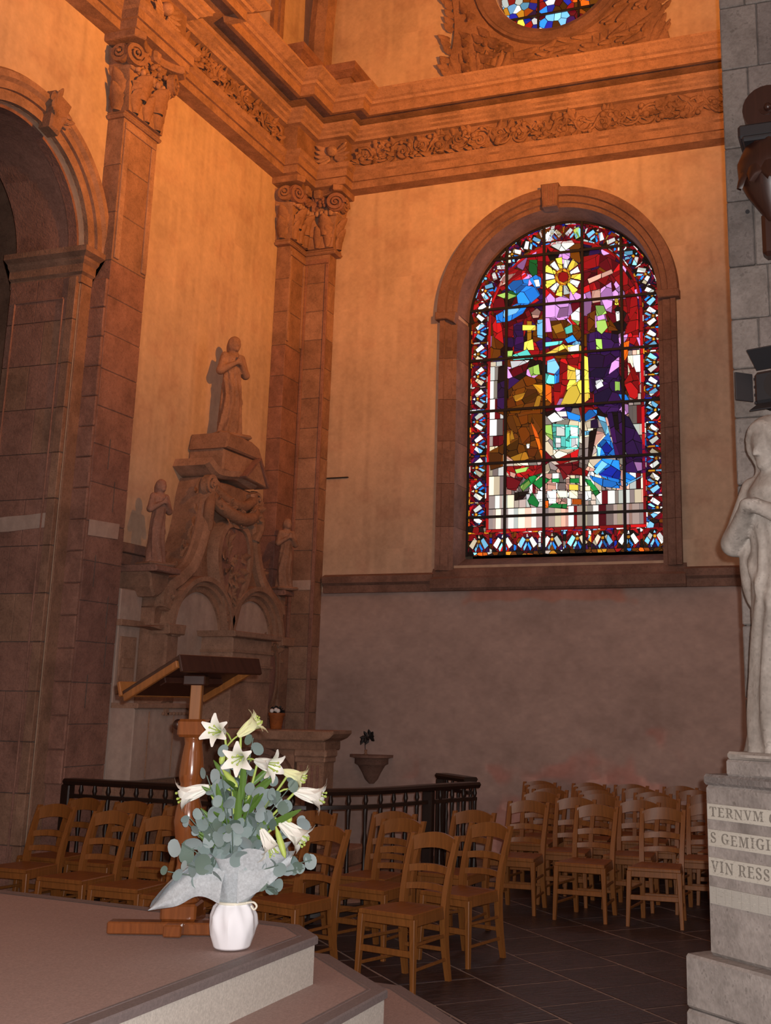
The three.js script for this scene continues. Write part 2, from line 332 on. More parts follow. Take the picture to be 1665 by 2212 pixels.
function toPlanBox(x0, x1, z0, z1, y0, y1) { // small two-step band along wall A
  return merge([cbox(x1 - x0, (y1 - y0) * 0.45, z1 - z0, (x0 + x1) / 2, y1 - (y1 - y0) * 0.225, (z0 + z1) / 2, 0.008), cbox((x1 - x0) * 0.6, (y1 - y0) * 0.55, z1 - z0, x0 + (x1 - x0) * 0.3, y0 + (y1 - y0) * 0.275, (z0 + z1) / 2, 0.008)]);
}
function leafGeo(len, wid, curl, lobes = 3, nu = 4, nv = 8) { // carved leaf: grows along +y from the origin, tip curls to +z
  const g = new THREE.PlaneGeometry(1, 1, nu, nv), p = g.attributes.position;
  for (let i = 0; i < p.count; i++) {
    const s = p.getX(i) * 2, t = p.getY(i) + 0.5; const w = wid / 2 * Math.pow(sin(PI * clamp(t * 0.86 + 0.12)), 0.7) * (1 - 0.22 * abs(sin(t * PI * lobes)) * abs(s));
    const z = curl * t * t + 0.28 * wid * (1 - s * s) * (1 - t * 0.4), y = len * (t - 0.25 * (curl / max(len, 0.01)) * t * t * t * t);
    p.setXYZ(i, s * w, y, z - (t > 0.85 ? (t - 0.85) * curl * 1.5 : 0));
  }
  g.computeVertexNormals(); return g;
}
function voluteGeo(r, depth, turns = 2.1, dir = 1) { // spiral scroll in the x-y plane, thick along z
  const n = 44, q = []; const w = k => r * 0.20 * (1 - 0.75 * k);
  const P = (k, o, z) => { const a = dir * k * turns * 2 * PI, rad = r * Math.pow(1 - k, 1.15) * 0.82 + r * 0.12 + o; return [rad * cos(a), rad * sin(a), z]; };
  for (let i = 0; i < n; i++) { const a = i / n, b = (i + 1) / n, d0 = depth * (0.75 + 0.25 * a), d1 = depth * (0.75 + 0.25 * b);
    q.push([P(a, w(a), 0), P(b, w(b), 0), P(b, w(b), d1), P(a, w(a), d0)], [P(a, w(a), d0), P(b, w(b), d1), P(b, -w(b), d1), P(a, -w(a), d0)], [P(a, -w(a), d0), P(b, -w(b), d1), P(b, -w(b), 0), P(a, -w(a), 0)]); }
  return mergeGeometries([fin(quadsGeo(q)), fin(new THREE.CylinderGeometry(r * 0.9, r * 0.95, depth * 0.5, 20).rotateX(PI / 2).translate(0, 0, depth * 0.25)), fin(new THREE.SphereGeometry(r * 0.16, 8, 6).translate(0, 0, depth))]);
}
// ---- back wall with the round-headed window and the oculus
{
  const w = struct('wall_back', 'end wall of warm plaster around the stained glass window', 'wall');
  const winHole = [[GX0 - 0.02, GB - 0.16], [GX0 - 0.02, GS], ...arc(WX, GS, GR + 0.02, PI, 0, 32), [GX1 + 0.02, GB - 0.16]];
  const ocHole = arc(OC[0], OC[1], 0.83, 0, 2 * PI, 40).slice(0, 40);
  part('plaster', prism([[0, 3.05], [15, 3.05], [15, 13.4], [0, 13.4]], 0.7, 0, [winHole, ocHole]).translate(0, 0, -0.7), M.plaster, w);
  // lower zone: greyer, with damp stains and a flaking strip
  const lowTex = rep(texture(512, (u, v) => { // u along 15 m, v along 3.05 m
    const x = u * 15, y = v * 3.05; let m = 0.80 + (fbm(u * 4 % 1, v) - 0.5) * 0.2 + (fine(u * 3 % 1, v * 0.7) - 0.5) * 0.1; let c = [m + 0.02, m, m - 0.01];
    const e = (n32(x * 3.1, y * 4.2) - 0.5) * 0.5 + (n64(x * 9, y * 9) - 0.5) * 0.25;
    const damp = smooth((1.15 - y + e * 1.2 + 0.25 * sin(x * 1.7)) * 3) * smooth((x - 1.6 + e) * 2) * smooth((5.2 - x + e) * 2); // salt-bloomed patches near the floor
    const pk = smooth((n16(x * 2.3, y * 2.9) - 0.5) * 9) * damp; c = [c[0] + 0.10 * pk - 0.05 * damp, c[1] - 0.01 * pk - 0.06 * damp, c[2] - 0.03 * pk - 0.05 * damp];
    const sp = smooth((n64(x * 7, y * 7) - 0.74) * 14) * damp; c = c.map(t => t + 0.10 * sp);
    const fl = smooth((y - 2.86 + e * 0.22) * 16) * smooth((x - 2.45 + e * 0.5) * 9) * smooth((4.45 - x + e * 0.8) * 7); c = [c[0] + 0.06 * fl, c[1] - 0.07 * fl, c[2] - 0.11 * fl];
    return c; }), 1);
  const lw = box(15, 3.05, 0.7, 7.5, 1.525, -0.35), uv = lw.attributes.uv, lp = lw.attributes.position; for (let i = 0; i < uv.count; i++) uv.setXY(i, lp.getX(i) / 15, lp.getY(i) / 3.05);
  part('lower_plaster', lw, mat(C(0.64, 0.50, 0.45), 0.95, lowTex, null), w, 'grey mauve lower plaster with damp stains and flaking', true);
  // string course, broken by the window sill
  const prof = [[0, 3.03], [0.05, 3.03], [0.05, 3.12], [0.09, 3.15], [0.09, 3.23], [0.02, 3.26], [0, 3.26]];
  part('string_course', planSweep([[0.6, 0], [2.08, 0]], prof), M.frame, w); part('string_course', planSweep([[5.12, 0], [14.9, 0]], prof), M.frame, w);
  const rust = box(0.3, 0.012, 0.03, 0.72, 4.5, 0.01); part('iron_stub', rust, M.iron, w);
  // carved square of foliage round the oculus
  const sq = arc(OC[0], OC[1], 1.02, 0, 2 * PI, 48).slice(0, 48);
  part('oculus_panel', prism(spline2([[2.17, 9.62], [3.57, 9.7], [5.05, 9.62], [5.0, 10.6], [5.03, 12.7], [2.17, 12.7], [2.2, 10.6]], 60, true).slice(0, 60), 0.07, 0.015, [sq]), M.carved, w);
  part('oculus_ring', sweep(arc(OC[0], OC[1], 0.82, 2 * PI, 0, 48).slice(0, 48), [[0, -0.34], [0.02, 0.03], [0.1, 0.09], [0.2, 0.1], [0.22, 0.13], [0.26, 0.13], [0.28, 0.05]], true), M.frame, w);
  const fo = []; for (let i = 0; i < 170; i++) { const a = -PI * 0.02 - rnd() * PI * 0.96, e = rnd(), R0 = 1.14 + e * 0.9, x = OC[0] + R0 * cos(a) * 1.02, y = OC[1] + R0 * sin(a); if (x < 2.28 || x > 4.95 || y < 9.72) continue;
    const side = x < OC[0] ? 1 : -1; fo.push(at(leafGeo(0.24 + rnd() * 0.14, 0.10 + rnd() * 0.05, 0.09, 3), x, y, 0.055, 0, -0.2, a + PI / 2 * side - PI / 2 + (rnd() - 0.5) * 0.7)); }
  for (const s of [-1, 1]) for (let k = 0; k < 9; k++) fo.push(at(leafGeo(0.52 - k * 0.025, 0.12, 0.1, 4), OC[0] + s * (1.30 - k * 0.075), 9.74 + k * 0.012, 0.06, 0, -0.15, s * (-0.55 + k * 0.13)));
  for (let k = 0; k < 26; k++) for (const s of [-1, 1]) fo.push(at(leafGeo(0.2, 0.11, 0.08, 3), OC[0] + s * (1.36 + rnd() * 0.06), 9.9 + k * 0.11, 0.05, 0, -0.2, s * (-1.3 + rnd() * 0.6)));
  part('carved_foliage', fo, M.carved, w, 'carved acanthus sprays around the round window');
}
// ---- stained window surround
{
  const t = struct('trim_1', 'moulded stone surround of the round-headed stained glass window', 'window surround');
  const archP = arc(WX, GS, 1.28, PI, 0, 48);
  part('archivolt', sweep(archP, [[0, -0.36], [-0.02, -0.36], [0, 0.04], [0.05, 0.05], [0.06, 0.08], [0.13, 0.085], [0.14, 0.12], [0.2, 0.13], [0.25, 0.12], [0.26, 0]]), M.frame, t);
  const jp = [[0, -0.36], [-0.02, -0.36], [0, 0.03], [0.05, 0.04], [0.06, 0.055], [0.15, 0.06], [0.16, 0.08], [0.22, 0.08], [0.22, 0]];
  for (let k = 0; k < 6; k++) { const y0 = 3.28 + k * 0.535, y1 = y0 + 0.531; part('jamb_stone', sweep([[WX - 1.28, y0], [WX - 1.28, y1]], jp, false, 0), k & 1 ? M.frame : mat(C(0.40, 0.255, 0.205), 0.9, stoneMap, stoneBump, 0.005), t); part('jamb_stone', sweep([[WX + 1.28, y1], [WX + 1.28, y0]], jp, false, 0), M.frame, t); }
  for (const s of [-1, 1]) part('impost_stop', prism(s < 0 ? [[2.05, 6.46], [2.2, 6.46], [2.31, 6.40], [2.33, 6.54], [2.05, 6.56]] : [[5.15, 6.46], [4.9, 6.46], [4.87, 6.56], [5.15, 6.56]], 0.135, 0.01), M.frame, t);
  part('keystone', prism([[WX - 0.13, GS + 1.26], [WX + 0.06, GS + 1.26], [WX + 0.08, GS + 1.57], [WX - 0.15, GS + 1.57]], 0.16, 0.012), M.frame, t);
  part('keystone_groove', [-0.09, -0.03, 0.03].map(o => box(0.014, 0.28, 0.01, WX + o - 0.01, GS + 1.41, 0.163)), M.redB, t);
  // sloping sill
  part('sill', planSweepX([[0.09, 3.03], [0.12, 3.06], [0.12, 3.17], [0.07, 3.2], [0.05, 3.26], [0.02, 3.3], [-0.36, 3.46], [-0.36, 3.03]], 2.06, 5.14), M.frame, t);
}
function flipped(g) { g = g.index ? g.toNonIndexed() : g; for (const k of ['position', 'normal']) { const a = g.attributes[k].array; for (let i = 0; i < a.length; i += 9) for (let c = 0; c < 3; c++) { const t = a[i + 3 + c]; a[i + 3 + c] = a[i + 6 + c]; a[i + 6 + c] = t; } } return g; }
function planSweepX(prof, x0, x1) { const g = prism(prof, x1 - x0); return flipped(g.applyMatrix4(new THREE.Matrix4().set(0, 0, 1, x0, 0, 1, 0, 0, 1, 0, 0, 0, 0, 0, 0, 1))); } // profile [z, y] extruded along x
// ---- entablature along both walls, breaking forward over the pilasters
{
  const e = struct('trim_2', 'deep stone entablature with carved frieze running round both walls', 'entablature');
  const path = [[0.2, 9.5], [0.2, 4.42], [0.4, 4.42], [0.4, 3.45], [0.2, 3.45], [0.2, 0.92], [0.4, 0.92], [0.4, 0.4], [0.84, 0.4], [0.84, 0.2], [14.8, 0.2]];
  part('architrave', planSweep(path, [[-0.4, 8.38], [0.0, 8.38], [0.0, 8.48], [0.03, 8.48], [0.03, 8.58], [0.06, 8.6], [0.08, 8.64], [0.08, 8.66], [-0.4, 8.66]]), M.stone, e);
  part('frieze', planSweep(path, [[-0.4, 8.66], [-0.05, 8.66], [-0.05, 9.06], [-0.4, 9.06]]), M.stoneB, e);
  part('bed_moulding', planSweep(path, [[-0.4, 9.06], [0.03, 9.06], [0.05, 9.09], [0.09, 9.11], [0.11, 9.13], [0.15, 9.15], [0.15, 9.18], [0.17, 9.2], [-0.4, 9.2]]), M.stoneC, e);
  part('corona', planSweep(path, [[-0.4, 9.27], [0.35, 9.27], [0.36, 9.20], [0.42, 9.19], [0.42, 9.31], [0.45, 9.32], [-0.4, 9.32]]), M.stone, e);
  part('cymatium', planSweep(path, [[-0.4, 9.32], [0.46, 9.32], [0.48, 9.35], [0.52, 9.36], [0.58, 9.40], [0.62, 9.42], [0.62, 9.45], [-0.4, 9.5]]), M.stoneC, e);
  // carved rinceau in the frieze: s runs along the wall, both walls share the maker
  const run = (len, seed) => {
    const r = rng(seed), g = [];
    for (let s = 0.12, k = 0; s < len - 0.1; s += 0.27, k++) {
      const up = k & 1 ? 1 : -1; g.push(at(voluteGeo(0.105 + r() * 0.02, 0.05, 1.6, up), s, 0.2 + up * 0.03, 0.0, 0, 0, r() * 6));
      for (let q = 0; q < 10; q++) g.push(at(leafGeo(0.13 + r() * 0.09, 0.075 + r() * 0.03, 0.07 + r() * 0.05, 3, 4, 6), s + (r() - 0.5) * 0.24, 0.2 + (r() - 0.5) * 0.2, 0.0, 0, -0.1, r() * 6.3));
      for (let q = 0; q < 3; q++) g.push(new THREE.IcosahedronGeometry(0.03 + r() * 0.018, 1).translate(s + (r() - 0.5) * 0.25, 0.2 + (r() - 0.5) * 0.26, 0.035));
    }
    g.push(tube(Array.from({ length: Math.ceil(len / 0.14) + 1 }, (_, i) => [min(len, i * 0.14), 0.2 + (i % 4 < 2 ? 0.1 : -0.1), 0.03]), 0.02, Math.ceil(len * 22), 5));
    return merge(g);
  };
  const fa = run(2.4, 5); fa.translate(-3.40, 8.66, 0); part('carved_foliage', toA(fa, 0.155), M.carved, e, 'carved leafy scroll in the frieze');
  const fa2 = run(1.6, 8); fa2.translate(-6.1, 8.66, 0); part('carved_foliage', toA(fa2, 0.155), M.carved, e);
  const fb = run(6.6, 6); fb.translate(0.9, 8.66, 0.155); part('carved_foliage', fb, M.carved, e, 'carved leafy scroll in the frieze');
  // cherub-like masks reduced to wing and shell ornaments over the pilasters
  const mask = seed => { const r = rng(seed), g = [new THREE.SphereGeometry(0.075, 12, 10).translate(0, 0.22, 0.04)]; for (const s of [-1, 1]) for (let k = 0; k < 5; k++) g.push(at(leafGeo(0.2 + r() * 0.05, 0.08, 0.05, 2), s * 0.04, 0.2 - k * 0.02, 0.015, 0, 0, s * (-1.0 - k * 0.28))); return merge(g); };
  const ma = mask(3).translate(-3.93, 8.66, 0); part('winged_ornament', toA(ma, 0.355), M.stoneC, e);
  part('winged_ornament', mask(4).translate(0.62, 8.66, 0.355), M.stoneC, e);
}
// ---- pilasters
function stack(parent, x0, x1, z0, z1, y0, y1, h, mats, gap = 0.005) {
  const n = Math.round((y1 - y0) / h), hh = (y1 - y0) / n;
  part('core', box(x1 - x0 - 0.016, y1 - y0, z1 - z0 - 0.016, (x0 + x1) / 2, (y0 + y1) / 2, (z0 + z1) / 2), M.mortar, parent);
  for (let k = 0; k < n; k++) part('stone_block', cbox(x1 - x0 + (rnd() - 0.5) * 0.006, hh - gap, z1 - z0 + (rnd() - 0.5) * 0.006, (x0 + x1) / 2, y0 + hh * (k + 0.5), (z0 + z1) / 2, 0.005), pick(mats), parent);
}
function capitalParts(parent, W, H, place, seed, cm = M.carved) { // local: x across, y up, z out; the top is at H
  const r = rng(seed), P = (n, list, m) => part(n, place(merge(list)), m, parent), h = W / 2;
  P('astragal', [cbox(W + 0.07, 0.05, 0.24, 0, 0.02, -0.085, 0.02), cbox(W + 0.03, 0.025, 0.22, 0, 0.06, -0.09, 0.01)], M.stoneB);
  P('bell', [prism([[-h, 0.07], [h, 0.07], [h + 0.03, H * 0.5], [h + 0.09, H - 0.12], [-h - 0.09, H - 0.12], [-h - 0.03, H * 0.5]], 0.25).translate(0, 0, -0.2)], M.stone);
  const lv = []; const row = (n, y, len, z, c) => { for (let i = 0; i < n; i++) lv.push(at(leafGeo(len, W / n * 1.12, c, 4, 6, 10), (i + 0.5) / n * W - h, y, z, 0, -0.02, (r() - 0.5) * 0.12)); for (const s of [-1, 1]) lv.push(at(leafGeo(len, 0.2, c, 4, 6, 10), s * (h + 0.005), y, z - 0.12, s * PI / 2, 0, 0)); };
  row(3, 0.07, H * 0.36, 0.03, 0.1); row(2, H * 0.26, H * 0.36, 0.045, 0.13);
  P('acanthus_leaves', lv, M.carved);
  P('echinus', [cbox(W + 0.12, 0.06, 0.3, 0, H * 0.62, -0.06, 0.02), ...Array.from({ length: 7 }, (_, i) => new THREE.SphereGeometry(0.034, 8, 6).scale(1, 1.3, 1).translate((i / 6 - 0.5) * (W - 0.06), H * 0.62, 0.095))], M.stoneC);
  for (const s of [-1, 1]) { P('volute', [at(voluteGeo(0.13, 0.09, 2.1, s), s * (h + 0.03), H * 0.76, 0.07, s * 0.35)], cm); P('volute', [at(voluteGeo(0.11, 0.07, 2.1, s), s * (h + 0.09), H * 0.76, -0.02, s * PI / 2)], M.carved); }
  const fl = []; for (let i = 0; i < 22; i++) fl.push(at(leafGeo(0.12 + r() * 0.06, 0.08, 0.06, 2, 4, 6), (r() - 0.5) * W * 0.8, H * 0.72 + r() * H * 0.12, 0.06, 0, -0.2, (r() - 0.5) * 3)); for (let i = 0; i < 10; i++) fl.push(new THREE.IcosahedronGeometry(0.03, 1).translate((r() - 0.5) * W, H * 0.78 + (r() - 0.5) * 0.1, 0.1));
  P('carved_garland', fl, cm);
  P('abacus', [prism([[-h - 0.17, -0.22], [h + 0.17, -0.22], [h + 0.17, 0.17], ...arc(0, 0.36, h + 0.1, -0.5, -PI + 0.5, 10, 0.27), [-h - 0.17, 0.17]], 0.08, 0.012).rotateX(PI / 2).translate(0, H, 0), cbox(0.13, 0.13, 0.1, 0, H - 0.05, 0.1, 0.03)], M.stoneB);
}
{
  const p = struct('trim_3', 'panelled stone pilaster with scrolled capital between arch and altar bay', 'pilaster');
  stack(p, 0, 0.2, 3.64, 4.22, 0, 1.1, 0.37, [M.redB, M.red, M.redB]); stack(p, 0, 0.2, 3.64, 4.22, 1.1, 5.95, 0.37, [M.red, M.redB, M.red]); stack(p, 0, 0.2, 3.64, 4.22, 5.95, 7.5, 0.52, [M.stone, M.stoneB]);
  for (let k = 0; k < 16; k++) { const y = 0.95 + k * 0.3; part('weathered_block', cbox(0.19, 0.296, 0.04, 0.095, y + 0.15, 4.226 + rnd() * 0.006, 0.01), M.red, p); } // weathered return towards the arch
  part('panel_border', [cbox(0.03, 1.4, 0.08, 0.205, 6.68, 3.70), cbox(0.03, 1.4, 0.08, 0.205, 6.68, 4.16), cbox(0.03, 0.07, 0.54, 0.205, 7.42, 3.93)], M.stoneC, p);
  for (const y of [1.75, 2.12, 2.49, 2.86, 3.6, 4.0]) part('brick_joint', box(0.004, 0.3, 0.006, 0.203, y + 0.02, 3.78 + rnd() * 0.3), M.mortar, p);
  part('whitewash_band', toA(prism([[-4.2, 3.2], [-3.75, 3.22], [-3.74, 3.37], [-4.2, 3.35]], 0.008), 0.203), M.plasterLow, p, 'pale band of old whitewash');
  part('base_moulding', planSweep([[0, 4.27], [0.2, 4.27], [0.2, 3.6], [0, 3.6]].reverse().map(q => q).reverse(), [[0, 0], [0.06, 0], [0.06, 0.3], [0.03, 0.36], [0, 0.4]]), M.red, p);
  capitalParts(p, 0.6, 0.88, g => at(g, 0.2, 7.5, 3.93, PI / 2), 21);
  const c = struct('trim_4', 'folded corner pilaster with leafy capital between the two walls', 'pilaster');
  stack(c, 0, 0.2, 0.2, 0.62, 0, 6.15, 0.4, [M.red, M.redB, M.red]); stack(c, 0, 0.2, 0.2, 0.62, 6.15, 7.5, 0.45, [M.stone, M.stoneB]);
  stack(c, 0, 0.56, 0, 0.2, 0, 7.5, 0.4, [M.stone, M.stoneB, M.stoneC]);
  part('panel_border', [cbox(0.05, 7.24, 0.03, 0.535, 3.74, 0.205), cbox(0.04, 7.24, 0.03, 0.225, 3.74, 0.205), cbox(0.34, 0.06, 0.03, 0.38, 7.4, 0.205)], M.red, c);
  part('panel_border', [cbox(0.03, 1.16, 0.04, 0.205, 6.78, 0.23), cbox(0.03, 1.16, 0.05, 0.205, 6.78, 0.595), cbox(0.03, 0.06, 0.4, 0.205, 7.4, 0.41)], M.stone, c);
  part('whitewash_band', [box(0.3, 0.12, 0.006, 0.38, 3.12, 0.206)], M.plasterLow, c);
  capitalParts(c, 0.46, 0.88, g => at(g, 0.2, 7.5, 0.45, PI / 2), 22, M.redB);
  capitalParts(c, 0.46, 0.88, g => at(g, 0.39, 7.5, 0.2, 0), 23, M.redB);
}
// ---- above the cornice: corner pedestal, vault rib
{
  const p = struct('trim_5', 'folded corner pedestal above the cornice carrying the vault rib', 'pedestal');
  part('pedestal_die', planSweep([[0.0, 1.05], [0.42, 1.05], [0.42, 0.42], [0.86, 0.42], [0.86, 0]], [[0, 9.4], [0.04, 9.4], [0.04, 9.5], [0, 9.53], [0, 9.95], [-0.1, 9.95]]), M.stoneB, p);
  part('pedestal_cap', planSweep([[0.0, 1.05], [0.42, 1.05], [0.42, 0.42], [0.86, 0.42], [0.86, 0]], [[-0.4, 9.92], [0.02, 9.92], [0.06, 9.96], [0.11, 9.98], [0.11, 10.09], [-0.4, 10.12]]), M.red, p);
  const rib = new THREE.CatmullRomCurve3([V(0.25, 10.05, 0.25), V(0.3, 11.0, 0.3), V(0.55, 12.0, 0.55), V(1.2, 13.0, 1.2), V(2.0, 13.4, 2.0)]);
  part('vault_rib', new THREE.ExtrudeGeometry(shapeOf([[-0.12, -0.16], [0.12, -0.16], [0.12, 0.0], [0.06, 0.12], [-0.06, 0.12], [-0.12, 0]]), { steps: 20, bevelEnabled: false, extrudePath: rib }), M.stone, p);
}
// ---- rest of the shell: ceiling, far walls with added fill windows, chapel behind the arch
{
  single('ceiling', 'plain plaster ceiling high over the nave', 'ceiling', box(16.6, 0.3, 25.4, 7.1, 13.55, 11.7), M.plaster, null, 'structure');
  const wp = M.plaster;
  const wf = struct('wall_front', 'nave wall behind the photographer with two added tall windows', 'wall');
  const rect = (x0, x1, y0, y1) => [[x0, y0], [x1, y0], [x1, y1], [x0, y1]];
  part('plaster', prism(rect(-0.8, 15.4, 0, 13.4), 0.5, 0, [rect(3.7, 6.3, 4.3, 8.9), rect(9.3, 11.9, 4.3, 8.9)]).translate(0, 0, 24), wp, wf);
  const wr = struct('wall_right', 'far aisle wall on the right with one added tall window', 'wall');
  part('plaster', prism(rect(-24.5, 0.7, 0, 13.4), 0.4, 0, [rect(-13.3, -10.7, 4.3, 8.9)]).rotateY(PI / 2).translate(15, 0, 0), wp, wr);
  const pane = new THREE.MeshStandardMaterial({ color: 0x000000, emissive: C(1.0, 0.66, 0.58), emissiveIntensity: 1.2, roughness: 0.3, side: THREE.DoubleSide });  // glowing sheet for the added, unseen windows that carry the fill light
  let wn = 2; for (const [par, x, z, ry] of [[wf, 5.0, 24.08, 0], [wf, 10.6, 24.08, 0], [wr, 15.08, 12, PI / 2]]) {
    const g = struct('window_' + (++wn), ['unseen tall window added as fill light behind the photographer on the left', 'unseen tall window added as fill light behind the photographer on the right', 'unseen tall window added as fill light in the far aisle wall'][wn - 3], 'window', [x, 6.6, z], ry);
    part('pane', box(2.6, 4.6, 0.02), pane, g); part('mullions', [-0.65, 0, 0.65].map(o => box(0.06, 4.6, 0.06, o, 0, 0)).concat([-1.5, -0.5, 0.5, 1.5].map(o => box(2.6, 0.05, 0.06, 0, o, 0))), M.iron, g); }
  const ch = struct('wall_chapel', 'dark side chapel behind the arch', 'wall');
  const dk = M.stoneB;
  part('chapel_walls', [box(0.2, 8, 7, -4.2, 4, 6), box(3.4, 8, 0.2, -2.5, 4, 2.9), box(3.4, 8, 0.2, -2.5, 4, 9.1), box(3.6, 0.2, 7, -2.4, 8, 6)], dk, ch);
}
